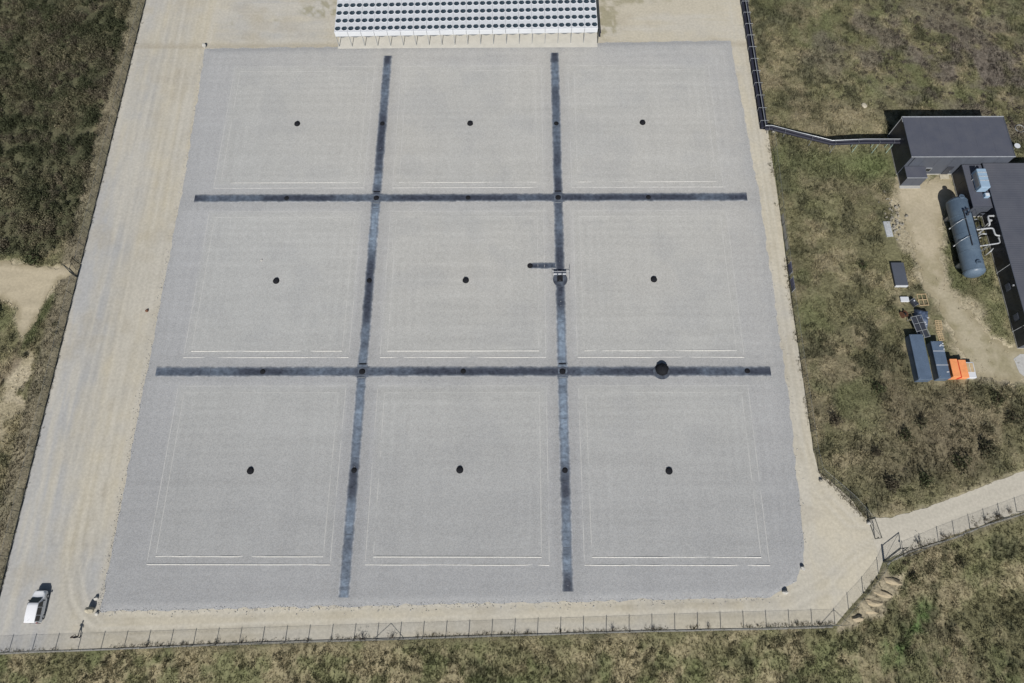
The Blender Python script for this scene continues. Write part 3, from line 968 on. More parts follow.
# round lined basins swelling the channels
MB().lathe([(1.15, 0), (1.12, .05), (0.9, .03), (0.3, .02)], (15.05, 0.15, BZ + .008), 24, 1.0, 1.15).build('basin', M_basin, V2, True)
MB().lathe([(1.30, 0), (1.26, .05), (0.9, .05), (0.3, .04)], (29.95, -15.2, BZ + .012), 24, 1.0, 0.95).build('basin', M_basin, H2, True)
for (cx, cy, rt) in ((-15.15, 15.15, V1), (15.05, 15.15, V2), (-15.15, -15.15, V1), (15.05, -15.15, V2)):
    MB().box(cx - .56, cx + .56, cy + 1.10, cy + 1.26, BZ + .02, BZ + .10).build('joint_bar', M_black, rt)
    MB().box(cx - .5, cx + .5, cy - 1.02, cy - .92, BZ + .02, BZ + .07).build('joint_bar', M_galv, rt)


# wells on the channels
def well(cx, cy, r, h, label, group):
    root = empty('drain_well', (cx, cy, BZ), random.uniform(0, 1), label, 'well', group)
    MB().lathe([(r * 1.25, 0), (r * 1.25, .03), (r, .05), (r, h), (r * .93, h + .012)], (0, 0, 0), 20).build('shaft', M_black, root, True)
    MB().lathe([(r * .86, h + .012), (r * .84, h + .045), (r * .5, h + .06)], (0, 0, 0), 20).build('lid', M_black, root, True)
    for s_ in (-1, 1):
        MB().box(-.05, .05, s_ * r * .5 - .04, s_ * r * .5 + .04, h + .04, h + .08).build('lid_grip', M_black, root)
    return root


WN = {(-15.15, 30.1): 'left lengthwise channel near its far end', (15.05, 30.0): 'right lengthwise channel near its far end',
      (-30.1, 15.15): 'far cross channel, leftmost', (0.1, 15.15): 'far cross channel, between the two crossings', (30.0, 15.15): 'far cross channel, rightmost',
      (-15.2, 0.0): 'left lengthwise channel beside the central field', (-15.15, -30.0): 'left lengthwise channel in the front row', (15.05, -30.0): 'right lengthwise channel in the front row',
      (-30.2, -15.15): 'near cross channel, leftmost', (0.1, -15.1): 'near cross channel, between the two crossings', (42.8, -15.1): 'near cross channel, close to its right end'}
for (cx, cy), t in WN.items():
    well(cx, cy, 0.33, 0.10, f'small dark drain well on the {t}', 'small drain wells on the channels')
for (cx, cy), t in {(-15.15, 15.15): 'far left', (15.05, 15.15): 'far right', (-15.15, -15.15): 'near left', (15.05, -15.15): 'near right'}.items():
    well(cx, cy, 0.38, 0.12, f'dark drain well at the {t} crossing of the channels', 'drain wells at the channel crossings')
well(10.3, 2.55, 0.36, 0.12, 'small dark drain well at the end of the short side drain', 'small drain wells on the channels')

# black vent shafts in the middle of each field
vent_pos = {(-1, 1): (-30.0, 30.1), (0, 1): (0.1, 30.05), (1, 1): (30.0, 30.1), (-1, 0): (-30, -.05), (0, 0): (0.1, 0), (1, 0): (29.85, 0.1),
            (-1, -1): (-30.05, -30.1), (0, -1): (0, -29.95), (1, -1): (29.9, -30.1)}
for k, (cx, cy) in vent_pos.items():
    root = empty('vent_shaft', (cx, cy, BZ), random.uniform(0, 6), f'round black vent shaft in the middle of the {POSN[k]} gravel field', 'vent', 'vent shafts in the gravel fields')
    MB().lathe([(.52, 0), (.52, .03), (.40, .06), (.40, .16), (.43, .18), (.43, .22)], n=20).build('shaft', M_black, root, True)
    MB().lathe([(.41, .22), (.36, .26), (.12, .28)], n=20).build('lid', M_black, root, True)
    for a in range(3):
        t = a * 2.094
        MB().box(.36, .46, -.03, .03, .18, .28).build('clamp', M_black, root, rz=t)

# big dark domed inlet on the near channel
root = empty('domed_inlet', (30.0, -14.9, BZ), 0, 'broad black domed inlet on the near cross channel', 'inlet')
MB().lathe([(.95, 0), (.93, .25), (.86, .55), (.68, .80), (.42, .94), (.15, .98)], n=24).build('dome', M_black, root, True)
MB().lathe([(.22, .97), (.22, 1.08), (.15, 1.10)], n=14).build('cap', M_black, root, True)
for a in range(8):
    MB().box(.86, .99, -.035, .035, .02, .5).build('rib', M_black, root, rz=a * math.pi / 4)

# pump station where the side drain joins
for k, (cx, nm) in enumerate(((14.28, 'left'), (15.0, 'middle'), (15.72, 'right'))):
    root = empty('pump_cabinet', (cx, 1.05, BZ), 0, f'small white pump cabinet on the right channel, {nm} of three', 'cabinet', 'white pump cabinets')
    MB().rbox(-.27, .27, -.13, .13, .10, .58, .025).build('housing', M_white, root)
    MB().box(-.24, .24, -.11, .11, .0, .10).build('plinth', M_galv, root)
    MB().box(-.29, .29, -.16, .15, .582, .62).build('lid', M_cladf, root)
    MB().box(-.22, .22, -.145, -.133, .16, .54).build('door', M_white, root)
    MB().box(.13, .16, -.165, -.147, .32, .42).build('handle', M_black, root)
root = empty('access_hatch', (15.02, 0.25, BZ), 0, 'square black access hatch in the basin below the pump cabinets', 'hatch')
MB().rbox(-.45, .45, -.5, .5, .02, .16, .03).build('frame', M_black, root)
MB().box(-.38, .38, -.43, .43, .162, .19).build('cover', M_black, root)
MB().tube([(-.1, -.36, .19), (-.1, -.36, .25), (.1, -.36, .25), (.1, -.36, .19)], .012, 6).build('handle', M_galv, root)
root = empty('guard_rail', (15.1, 0.9, BZ), 0, 'low galvanised guard rail around the pump cabinets', 'rail')
for sx in (-1.35, 1.42):
    for sy in (-.9, .05, .95):
        MB().tube([(sx, sy, 0), (sx, sy, .85)], .035, 8).build('post', M_galv, root)
    MB().tube([(sx, -.9, .85), (sx, .95, .85)], .025, 8).build('top_rail', M_galv, root)
MB().tube([(-1.35, .35, .62), (1.42, .35, .62)], .04, 8).build('cross_rail', M_pipe_w, root)

# ------------------------------------------------------------------ air cooler bank at the far edge
UW, NROW, RP = 2.345, 6, 1.79
UD = NROW * RP + 0.25
Z0, Z1 = 2.30, 3.68
proto = empty('air_cooler', (0, 0, 0))
cas = MB()
cas.box(0.03, UW - 0.03, 0.0, UD, Z0 + .35, Z1 - .05)
cas.build('casing', M_white, proto)
dk_ = MB()
dk_.rbox(0.008, UW - 0.008, -0.06, UD + .06, Z1 - .05 + .002, Z1, .02)
dk_.build('fan_deck', M_white, proto)
vb = MB()     # hanging coil faces either side
vb.prism([(0.06, Z0 + .35), (0.12, Z0 + .35), (UW / 2 + .03, Z0), (UW / 2 - .03, Z0)], 'y', .05, UD - .05)
vb.build('coil', M_galv, proto)
vb = MB()
vb.prism([(UW - .06, Z0 + .35), (UW - .12, Z0 + .35), (UW / 2 + .04, Z0), (UW / 2 + .10, Z0)], 'y', .05, UD - .05)
vb.build('coil', M_galv, proto)
for px_ in (0.08, ):
    for py_ in (0.12, UD / 2, UD - .12):
        MB().box(px_ - .05, px_ + .05, py_ - .05, py_ + .045, 0, Z0 + .35).build('leg', M_galv, proto)
ring_m = MB()
nseg = 24
for (r0, r1, za, zb) in ((0.525, 0.490, 0.0, 0.05),):
    v, f = [], []
    for k in range(nseg):
        t = 2 * math.pi * k / nseg
        for (r_, z_) in ((r0 + .03, 0), (r0, zb), (r1, zb), (r1, -.30)):
            v.append((r_ * math.cos(t), r_ * math.sin(t), z_))
    for k in range(nseg):
        j = (k + 1) % nseg
        for q in range(3):
            f.append((k * 4 + q, j * 4 + q, j * 4 + q + 1, k * 4 + q + 1))
    ring_m.add(v, f)
ring_me = ring_m.mesh('fan_cowl', True)
ring_me.materials.append(M_white)
bl = MB()
bl.lathe([(.495, .004), (.495, .012)], n=24)          # dark throat
bl.lathe([(.12, .012), (.12, .05), (.08, .06)], n=14)
for k in range(6):
    t = k * math.pi / 3
    c_, s_ = math.cos(t), math.sin(t)
    P = [(.10, -.03, .03), (.49, -.10, .03), (.49, .10, .06), (.10, .05, .08)]
    bl.add([(a * c_ - b_ * s_, a * s_ + b_ * c_, z_) for (a, b_, z_) in P], [(0, 1, 2, 3)])
blade_me = bl.mesh('fan')
blade_me.materials.append(M_fan)
for r_ in range(NROW):
    for q in (0, 1):
        fan = link('fan', blade_me, None, proto, (UW * (0.25 + 0.5 * q), 0.78 + r_ * RP, Z1))
        link('cowl', ring_me, None, fan)
ORD = ['leftmost', 'second', 'third', 'fourth', 'fifth', 'sixth', 'seventh', 'eighth', 'ninth', 'tenth', 'eleventh', 'twelfth', 'thirteenth',
       'fourteenth', 'fifteenth', 'sixteenth', 'seventeenth', 'eighteenth', 'nineteenth', 'rightmost']
tilt = math.atan2(0.70, 47.0)
for k in range(20):
    o = proto if k == 0 else copy_tree(proto)
    o.location = (-24.25 + k * UW * math.cos(tilt), 47.02 + k * UW * math.sin(tilt), 0)
    o.rotation_euler = (0, 0, tilt)
    lab = f'{ORD[k]} white air cooler of the far bank' if k in (0, 19) else f'{ORD[k]} white air cooler counted from the left end of the far bank'
    tag(o, lab, 'air cooler', 'air coolers in the far bank')
# concrete slab under the bank
slab = MB().box(-24.4, 22.9, 46.75, 60, -.02, .14)
s_o = slab.build('cooler_slab', M_slab)
s_o.rotation_euler = (0, 0, 0)
tag(s_o, 'pale concrete slab under the bank of air coolers', None, None, 'structure')
root = empty('end_frame', (22.75, 47.7, 0), tilt, 'dark steel end frame and pipe rack at the right end of the cooler bank', 'rack')
for q in range(5):
    MB().box(.10, .22, q * 2.6, q * 2.6 + .12, 0, 3.6).build('post', M_post, root)
MB().box(.08, .24, 0, 10.6, 3.3, 3.5).build('beam', M_post, root)
MB().tube([(.42, .1, 1.6), (.42, 10.6, 1.6)], .16, 12).build('header_pipe', M_lagging, root, True)
MB().tube([(.42, .1, 2.4), (.42, 10.6, 2.4)], .16, 12).build('header_pipe', M_lagging, root, True)

# ------------------------------------------------------------------ fences
post_me, post_me2 = MB().tube([(0, 0, -.3), (0, 0, 1.92)], .045, 6).mesh('post'), None
post_me.materials.append(M_post)


def fence(pts, step, label, h=1.8, board=False, skip=(), zf=None, braces=(), top=True):
    root = empty('boundary_fence', (pts[0][0], pts[0][1], 0), 0, label, 'fence', 'boundary fences')
    o = Vector((pts[0][0], pts[0][1], 0))
    P = []
    for i in range(len(pts) - 1):
        a, b_ = Vector((*pts[i], 0)), Vector((*pts[i + 1], 0))
        n = max(1, round((b_ - a).length / step))
        P += [a.lerp(b_, k / n) for k in range(n)]
    P.append(Vector((*pts[-1], 0)))
    for i, p in enumerate(P):
        link('post', post_me, None, root, p - o)
        if i == len(P) - 1:
            continue
        a, b_ = p - o, P[i + 1] - o
        up = Vector((0, 0, h))
        MB().add([a, b_, b_ + up, a + up], [(0, 1, 2, 3)]).build('mesh_panel', M_mesh, root)
        if top:
            MB().tube([a + up, b_ + up], .012, 4).build('top_wire', M_galv, root)
        if board:
            d = (b_ - a).normalized()
            nn = Vector((-d.y, d.x, 0)) * .03
            z_ = Vector((0, 0, .20))
            MB().add([a - nn, b_ - nn, b_ + nn, a + nn, a - nn + z_, b_ - nn + z_, b_ + nn + z_, a + nn + z_],
                     [(0, 1, 5, 4), (1, 2, 6, 5), (2, 3, 7, 6), (3, 0, 4, 7), (4, 5, 6, 7)]).build('gravel_board', M_post, root)
    for (bx, by, dx, dy) in braces:
        for s_ in (-1, 1):
            e = Vector((bx + dx * s_ * 2.0, by + dy * s_ * 2.0, 0.02)) - o
            MB().tube([Vector((bx, by, 1.75)) - o, e], .03, 6).build('brace', M_post, root)
    return root


slf = 3.6 / 112.2
fence([(-61.9, 62), (-61.9, 3.2)], 3.0, 'long wire fence along the far half of the left boundary', board=True)
fence([(-61.9, 0.6), (-61.9, -54.0)], 3.0, 'wire fence along the near half of the left boundary', board=True, braces=[(-61.9, -51, 0, 1)])
fence([(-61.9, -53.95), (50.3, -50.38)], 3.03, 'long wire fence on grey posts along the front boundary', braces=[(-8.7, -52.2, 1, 0), (50.3, -50.38, 1, 0)])
fence([(50.3, -50.38), (52.4, -48.4), (54.7, -46.4), (57.2, -43.9), (58.15, -42.4)], 3.0, 'short slanting wire fence between front corner and open gate')
fence([(61.0, -41.7), (66.2, -39.75), (70.9, -38.1), (75.4, -36.6), (88, -32.4)], 2.6, 'wire fence along the lower side of the access road')
fence([(51.9, 27.2), (51.45, 12.6), (51.1, -1.8), (51.0, -13.4), (50.95, -27.1), (51.2, -30.0)], 3.0, 'wire fence along the right boundary beside the heath')
fence([(51.2, -30.0), (55.1, -33.9), (57.0, -36.5)], 2.4, 'short slanting wire fence on the right leading to the gate')


# gates
def gate_leaf(a, b_, label, h=1.95, dark=M_post):
    a, b_ = Vector((*a, 0)), Vector((*b_, 0))
    L = (b_ - a).length
    root = empty('gate_leaf', a, math.atan2(b_.y - a.y, b_.x - a.x), label, 'gate', 'gate leaves at the road entrance')
    MB().box(-.09, .09, -.09, .09, -.3, h + .12).build('gate_post', dark, root)
    fr = MB()
    for (p, q) in (((.14, .12), (L, .12)), ((.14, h), (L, h)), ((.14, .08), (.14, h + .04)), ((L, .08), (L, h + .04))):
        fr.tube([(p[0], 0, p[1]), (q[0], 0, q[1])], .05, 8)
    fr.build('frame', dark, root)
    MB().tube([(.14, 0, .15), (L, 0, h - .03)], .02, 6).build('brace_wire', dark, root)
    MB().add([(.14, 0, .12), (L, 0, .12), (L, 0, h), (.14, 0, h)], [(0, 1, 2, 3)]).build('mesh_panel', M_mesh, root)
    MB().box(L * .93, L * .93 + .12, -.06, .06, .9, 1.1).build('lock_box', M_black, root)


gate_leaf((58.2, -42.4), (60.85, -40.65), 'open gate leaf of dark tube and mesh at the lower road side')
gate_leaf((57.05, -36.7), (57.55, -39.4), 'open gate leaf of dark tube and mesh at the upper road side')
gate_leaf((-62.0, 0.75), (-63.6, 2.2), 'small open gate leaf in the left boundary by the dirt path')

# boards and sheet on the right fence
for (ya, yb_, nm, mt) in ((2.5, 0.8, 'smaller of two dark blue boards on the right fence', M_signblue), (-0.1, -2.1, 'larger of two dark blue boards on the right fence', M_signblue)):
    root = empty('notice_board', (51.22, ya, 0), 0, nm, 'board', 'boards on the right fence')
    MB().box(.06, .10, yb_ - ya, 0, .15, 1.45).build('panel', mt, root)
    for q in (0.02, yb_ - ya - .06):
        MB().box(.02, .16, q, q + .05, 0, 1.5).build('frame_post', M_galv, root)
root = empty('wind_screen', (51.40, 11.5, 0), 0, 'pale grey screen sheet tied to the right fence', 'screen')
MB().add([(.05, 0, .05), (-.02, -6.5, .05), (-.02, -6.5, 1.2), (.05, 0, 1.2)], [(0, 1, 2, 3)]).build('sheet', M_galv, root)

# ------------------------------------------------------------------ pipe bridge
root = empty('pipe_bridge', (50.75, 28.6, 0), 0, 'black twin pipe run on galvanised hoops along the right boundary', 'pipe run')
for ox in (-.33, .33):
    MB().tube([(ox, 0, .55), (ox - .25, 40, .55)], .26, 12).build('pipe', M_lagging, root, True)
MB().box(-.62, .62, 0, 40, .18, .24).build('cable_tray', M_lagging, root)
MB().tube([(.02, .2, 1.10), (-.22, 40, 1.10)], .06, 8).build('conduit', M_galv, root)
for k in range(15):
    q = 1.2 + k * 2.68
    dx = -.25 * q / 40
    MB().tube([(-.62 + dx, q, 0), (-.62 + dx, q, 1.02), (.70 + dx, q, 1.02), (.70 + dx, q, 0)], .035, 6).build('hoop', M_galv, root)
    MB().tube([(-.62 + dx, q, .22), (.70 + dx, q, .22)], .03, 6).build('cross_bar', M_galv, root)

root = empty('pipe_bridge', (51.2, 28.2, 0), 0, 'raised black pipe crossing the grass to the dark house', 'pipe run')
pth = [Vector(p) - Vector((51.2, 28.2, 0)) for p in ((50.6, 28.5, .75), (51.6, 28.35, 1.0), (55.8, 26.5, 1.5), (60.8, 24.4, 2.1), (66.0, 24.3, 2.6), (71.9, 24.2, 2.7))]
for oy, r_, nm, mt, oz in ((-.30, .24, 'pipe', M_lagging, 0), (.22, .24, 'pipe', M_lagging, 0), (.10, .07, 'conduit', M_galv, .42)):
    MB().tube([p + Vector((0.1, oy, oz)) for p in pth], r_, 10).build(nm, mt, root, True)
for t_ in (0.12, 0.3, 0.48, 0.62, 0.76, 0.88, 0.96):
    i = min(int(t_ * 5), 4)
    a = pth[i].lerp(pth[i + 1], t_ * 5 - i)
    gm = M_greenpaint if t_ > .7 else M_galv
    MB().tube([a + Vector((0, -.62, -.26)), a + Vector((0, .5, -.26))], .05, 6).build('bracket', gm, root)
    for oy in (-.6, .48):
        MB().tube([a + Vector((0, oy, -.26)), Vector((a.x, a.y + oy, -.2))], .05, 6).build('support_post', gm, root)
    MB().tube([a + Vector((0, -.62, -.26)), a + Vector((0, -.62, .5)), a + Vector((0, .10, .5))], .02, 5).build('hoop', M_galv, root)


# ------------------------------------------------------------------ buildings
def wall_panels(root, axis_, fixed, a0, a1, z0, z1, n, mat, th=0.08, sign=1):
    w_ = (a1 - a0) / n
    for k in range(n):
        p, q = a0 + k * w_ + .012, a0 + (k + 1) * w_ - .012
        m_ = MB()
        lo, hi = (fixed, fixed + sign * th) if sign > 0 else (fixed + sign * th, fixed)
        if axis_ == 'x':
            m_.box(p, q, lo, hi, z0, z1)
        else:
            m_.box(lo, hi, p, q, z0, z1)
        m_.build('wall_panel', mat, root)


def building(name, x0, x1, y0, y1, h, label, roof_mat, np_front, np_left, front=True, left=True, roof_n=0):
    root = empty(name, (x0, y0, 0), 0, label, 'building', 'dark plant buildings')
    W, D = x1 - x0, y1 - y0
    MB().box(.1, W - .1, .1, D - .1, -.2, h - .12).build('core', M_clad, root)
    if front: wall_panels(root, 'x', .1, 0, W, .18, h - .10, np_front, M_cladf, .1, -1)
    if left: wall_panels(root, 'y', .1, 0, D, .18, h - .10, np_left, M_clad, .1, -1)  # left walls take the shade-darkened copy of the front cladding
    MB().box(-.03, W + .03, -.03, D + .03, -.2, .16).build('plinth', M_conc, root)
    MB().box(-.05, W + .05, -.05, D + .05, h - .09, h).build('roof', roof_mat, root)
    return root


HX, HY, HH = 71.8, 19.5, 4.9
W, D = 16.5, 7.8
house = building('plant_house', HX, HX + W, HY, HY + D, HH, 'tall dark flat-roofed house beside the pipe bridge', M_felt, 7, 4)
for k in range(1, 6):
    MB().box(k * W / 6 - .025, k * W / 6 + .025, .2, D - .2, HH + .002, HH + .012).build('roof_seam', M_felt, house)
MB().box(-.08, W + .08, -.08, .05, HH + .002, HH + .07).build('coping', M_trim, house)
MB().box(-.08, W + .08, D - .05, D + .08, HH + .002, HH + .07).build('coping', M_trim, house)
MB().box(-.08, .03, .05, D - .05, HH + .002, HH + .05).build('coping', M_cladf, house)
MB().box(W - .03, W + .08, .05, D - .05, HH + .002, HH + .05).build('coping', M_cladf, house)
MB().tube([(-.12, D - .15, HH - .05), (-.12, D - .15, .1)], .05, 8).build('downpipe', M_trim, house)
MB().box(-.14, -.02, D - .9, D + .1, HH - .14, HH - .04).build('gutter', M_trim, house)
wr_ = MB().box(3.95, 4.95, -.09, -.002, .9, 1.9).build('window', M_trim, house)
MB().box(4.03, 4.87, -.105, -.092, .98, 1.82).build('pane', M_glass, wr_)
dr = MB().box(7.3, 8.4, -.09, -.002, .1, 2.25).build('door', M_clad, house)
MB().box(8.22, 8.28, -.14, -.092, 1.0, 1.2).build('handle', M_trim, dr)
MB().box(7.1, 8.6, -.95, -.1, -.1, .14).build('doorstep', M_sandstone, house)
MB().tube([(0.6, -.13, HH - .1), (0.6, -.13, 2.6)], .05, 8).build('downpipe', M_cladf, house)

annex = building('plant_annex', 71.92, 75.15, 17.2, 19.36, 2.45, 'small low dark annex in front of the tall house', M_felt, 2, 1)
MB().box(-.06, 3.29, -.06, .02, 2.452, 2.50).build('coping', M_trim, annex)
MB().box(-.15, 3.3, -.45, -.04, -.1, .12).build('footing', M_conc, annex)

wing = building('plant_wing', 80.95, 84.0, 11.35, 19.30, 2.95, 'low dark wing carrying a pale blue cooling unit', M_felt, 2, 3)
MB().box(-.06, 3.05, -.07, .03, 2.952, 3.02).build('coping', M_cladf, wing)
MB().box(-.07, .03, .03, 7.9, 2.952, 3.02).build('coping', M_cladf, wing)
MB().tube([(0.9, 5.0, 2.95), (0.9, 5.0, 3.25)], .07, 8).build('roof_vent', M_trim, wing)
MB().tube([(1.9, 7.5, 2.95), (1.9, 7.5, 3.25)], .07, 8).build('roof_vent', M_trim, wing)

hall = building('plant_hall', 84.1, 112, -11.5, 19.34, 3.3, 'long dark hall with ribbed roof at the right edge', M_ribroof, 12, 12)
MB().box(-.09, .03, .03, 30.8, 3.302, 3.36).build('verge_trim', M_cladf, hall)
MB().box(-.09, 27.9, -.10, .02, 3.302, 3.36).build('verge_trim', M_trim, hall)
for (ya, nm) in ((9.0, 'w'), (3.9, 'w')):
    f_ = MB().box(-.05, -.002, ya, ya + 1.15, .95, 2.0).build('window', M_cladf, hall)
    MB().box(-.065, -.052, ya + .08, ya + 1.07, 1.03, 1.92).build('pane', M_pane, f_)
MB().box(-.30, -.02, 9.1, 9.3, 2.75, 2.95).build('wall_lamp', M_trim, hall)
MB().box(-.30, -.02, 2.0, 2.2, 2.75, 2.95).build('wall_lamp', M_trim, hall)
for ya in (12.6, 2.7):
    MB().tube([(-.10, ya, 3.25), (-.10, ya, .05)], .045, 8).build('downpipe', M_trim, hall)

root = empty('cooling_unit', (81.95, 14.1, 3.0), 0, 'pale blue cooling unit strapped on the low wing roof', 'cooling unit')
MB().rbox(0, 1.5, 0, 3.5, .10, 1.45, .06).build('housing', M_paleblue, root)
for ya in (1.2, 1.95, 2.7):
    MB().box(.03, 1.47, ya, ya + .13, 1.452, 1.48).build('strap', M_pipe_w, root)
for ya in (.2, 3.2):
    MB().box(-.05, 1.55, ya, ya + .12, 0, .098).build('skid', M_galv, root)
MB().box(-.03, -.002, .5, 3.0, .3, 1.2).build('louvre', M_galv, root)
root = empty('roof_box', (82.95, 13.0, 2.96), 0, 'small pale box beside the cooling unit on the wing roof', 'box')
MB().rbox(0, .75, 0, .7, 0, .55, .04).build('housing', M_paleblue, root)
MB().box(.1, .65, .1, .6, .552, .58).build('lid', M_white, root)
root = empty('satellite_dish', (92.4, 24.3, 0), 0, 'white dish on a stand beyond the far right corner of the house', 'dish')
MB().lathe([(.05, .9), (.25, .95), (.42, 1.05), (.5, 1.2)], n=18).build('bowl', M_white, root, True)
MB().tube([(0, 0, 0), (0, 0, .95)], .06, 8).build('mast', M_galv, root)
root = empty('hose_coil', (94.6, 28.6, .02), 0, 'pale coil of hose lying in the grass at the right edge', 'hose')
ring = [(math.cos(t) * .75, math.sin(t) * .75, .15) for t in np.linspace(0, 2 * math.pi * 1.9, 40)]
MB().tube(ring, .07, 6).build('coil', M_pipe_w, root)

# ------------------------------------------------------------------ the big tank
TX, TZ, TR = 79.15, 2.0, 1.52
root = empty('storage_tank', (TX, 0, 0), 0, 'long blue-grey horizontal storage tank beside the hall', 'tank')
prof = [(0.05, -.62), (.55, -.58), (.95, -.46), (1.28, -.26), (1.47, -.06), (TR, .12), (TR, 12.55), (1.47, 12.72), (1.28, 12.92), (.95, 13.12), (.55, 13.24), (.05, 13.28)]
v, f = [], []
nseg = 40
for (r_, yy_) in prof:
    for k in range(nseg):
        t = 2 * math.pi * k / nseg
        v.append((r_ * math.cos(t), yy_ + .25, TZ + r_ * math.sin(t)))
for i in range(len(prof) - 1):
    for k in range(nseg):
        j = (k + 1) % nseg
        f.append((i * nseg + k, i * nseg + j, (i + 1) * nseg + j, (i + 1) * nseg + k))
f += [tuple(range(nseg)), tuple((len(prof) - 1) * nseg + k for k in range(nseg))]
MB().add(v, f).build('shell', M_tank, root, True)
for yy_ in (0.4, 3.6, 6.6, 9.8, 12.7):
    rg = [((TR + .015) * math.cos(t), yy_, TZ + (TR + .015) * math.sin(t)) for t in np.linspace(0, 2 * math.pi, 41)]
    MB().tube(rg, .025, 5, False).build('weld_ring', M_tank, root, True)
for yy_ in (2.2, 10.6):
    MB().box(-1.3, 1.3, yy_ - .2, yy_ + .2, -.1, 1.05).build('saddle', M_conc, root)
for yy_ in (1.25, 12.9):
    mh = MB().lathe([(.36, 3.42), (.36, 3.62), (.42, 3.63), (.42, 3.69), (.36, 3.72)], (-.1, yy_, 0), 18).build('manhole', M_tank, root, True)
    MB().tube([(-.35, yy_ - .1, 3.72), (-.35, yy_ - .1, 3.84), (.1, yy_ - .1, 3.84), (.1, yy_ - .1, 3.72)], .025, 6).build('handle', M_black, mh)
wk = MB().box(-.35, .75, 4.2, 10.1, 3.53, 3.60).build('walkway', M_tank, root)
for xx_ in (-.38, .78):
    MB().box(xx_ - .04, xx_ + .04, 4.2, 10.1, 3.45, 3.72).build('toe_board', M_clad, root)
for yy_ in (4.3, 6.2, 8.1, 10.0):
    MB().tube([(.78, yy_, 3.6), (.78, yy_, 4.6)], .025, 6).build('rail_post', M_clad, root)
MB().tube([(.78, 4.3, 4.6), (.78, 10.0, 4.6)], .025, 6).build('handrail', M_clad, root)
for yy_ in (9.0, 5.9):
    MB().tube([(-.1, yy_, 3.62), (-.75, yy_ - .2, 3.60), (-1.45, yy_ - .5, 2.9), (-1.72, yy_ - .65, 1.6)], .035, 8).build('drop_pipe', M_galv, root)
    MB().tube([(-1.72, yy_ - .65, 1.62), (-1.74, yy_ - .66, 1.35)], .08, 8).build('nozzle', M_white, root)
for xx_ in (1.62, 1.98):
    MB().tube([(xx_, 3.9, 0), (xx_, 3.9, 4.4)], .025, 6).build('ladder_rail', M_galv, root)
for k in range(12):
    MB().tube([(1.62, 3.9, .3 + k * .3), (1.98, 3.9, .3 + k * .3)], .016, 5).build('rung', M_galv, root)
for (xx_, yy_) in ((-.05, 9.5), (.25, 9.9), (.1, 10.5), (-.35, 10.3)):
    MB().lathe([(.12, 3.4), (.12, 3.85), (.18, 3.86), (.18, 3.95)], (xx_, yy_, 0), 12).build('flange', M_clad, root, True)

# white lagged pipework between tank and hall
PW = [([(84.05, 9.95, 2.65), (83.05, 9.95, 2.65), (83.05, 8.35, 2.65), (83.05, 8.35, .05)], .14, 'white lagged pipe bend by the hall wall nearest the wing'),
      ([(83.05, 9.2, 2.65), (83.65, 9.2, 2.65), (83.65, 9.2, .05)], .11, 'short white branch pipe dropping beside the hall wall'),
      ([(80.55, 7.55, 2.4), (82.8, 7.75, 2.6), (83.35, 7.7, 2.7), (83.40, 6.45, 2.7), (84.05, 6.35, 2.7)], .13, 'white lagged pipe crossing from the tank to the hall'),
      ([(80.6, 4.75, 2.2), (83.55, 5.05, 2.6), (83.9, 5.2, 2.6), (83.9, 6.0, 2.6)], .11, 'pale pipe crossing nearest the tank ladder'),
      ([(82.0, 7.2, .05), (82.0, 7.2, 1.9), (82.6, 7.1, 1.9)], .10, 'short white elbow pipe standing between tank and hall'),
      ([(83.0, 4.3, .05), (83.0, 4.3, 1.4), (83.6, 4.9, 1.4), (83.9, 4.9, .3)], .09, 'low pale pipe loop at the foot of the hall wall')]
for pts, r_, lb in PW:
    o = Vector((pts[0][0], pts[0][1], 0))
    root = empty('lagged_pipe', o, 0, lb, 'pipe', 'pipework between tank and hall')
    q = [Vector(p) - o for p in pts]
    full = []
    for i, p in enumerate(q):
        if 0 < i < len(q) - 1:
            a, b_ = (q[i - 1] - p), (q[i + 1] - p)
            k = min(.25, a.length * .4, b_.length * .4)
            full += [p + a.normalized() * k, p + a.normalized() * k * .3 + b_.normalized() * k * .3, p + b_.normalized() * k]
        else:
            full.append(p)
    MB().tube(full, r_, 10).build('run', M_pipe_w, root, True)
    for e in (full[0], full[-1]):
        MB().lathe([(r_ * 1.5, -.04), (r_ * 1.5, .04)], e, 12).build('flange', M_galv, root)
for k, (px_, py_, lb) in enumerate(((81.7, 9.6, 'dark pump set nearest the wing between tank and hall'), (82.1, 8.3, 'dark pump set in the middle between tank and hall'), (81.6, 6.2, 'dark pump set nearest the ladder between tank and hall'))):
    root = empty('pump_set', (px_, py_, 0), .1 * k, lb, 'pump', 'pump sets beside the tank')
    MB().box(-.45, .45, -.6, .6, 0, .18).build('base', M_conc, root)
    MB().tube([(0, -.5, .55), (0, .1, .55)], .26, 12).build('motor', M_clad, root, True)
    MB().lathe([(.3, .2), (.32, .5), (.25, .8), (.12, .95)], (0, .35, 0), 14).build('volute', M_tank, root, True)
    MB().tube([(0, .35, .9), (0, .35, 1.5), (.3, .35, 1.7)], .08, 8).build('outlet', M_galv, root)


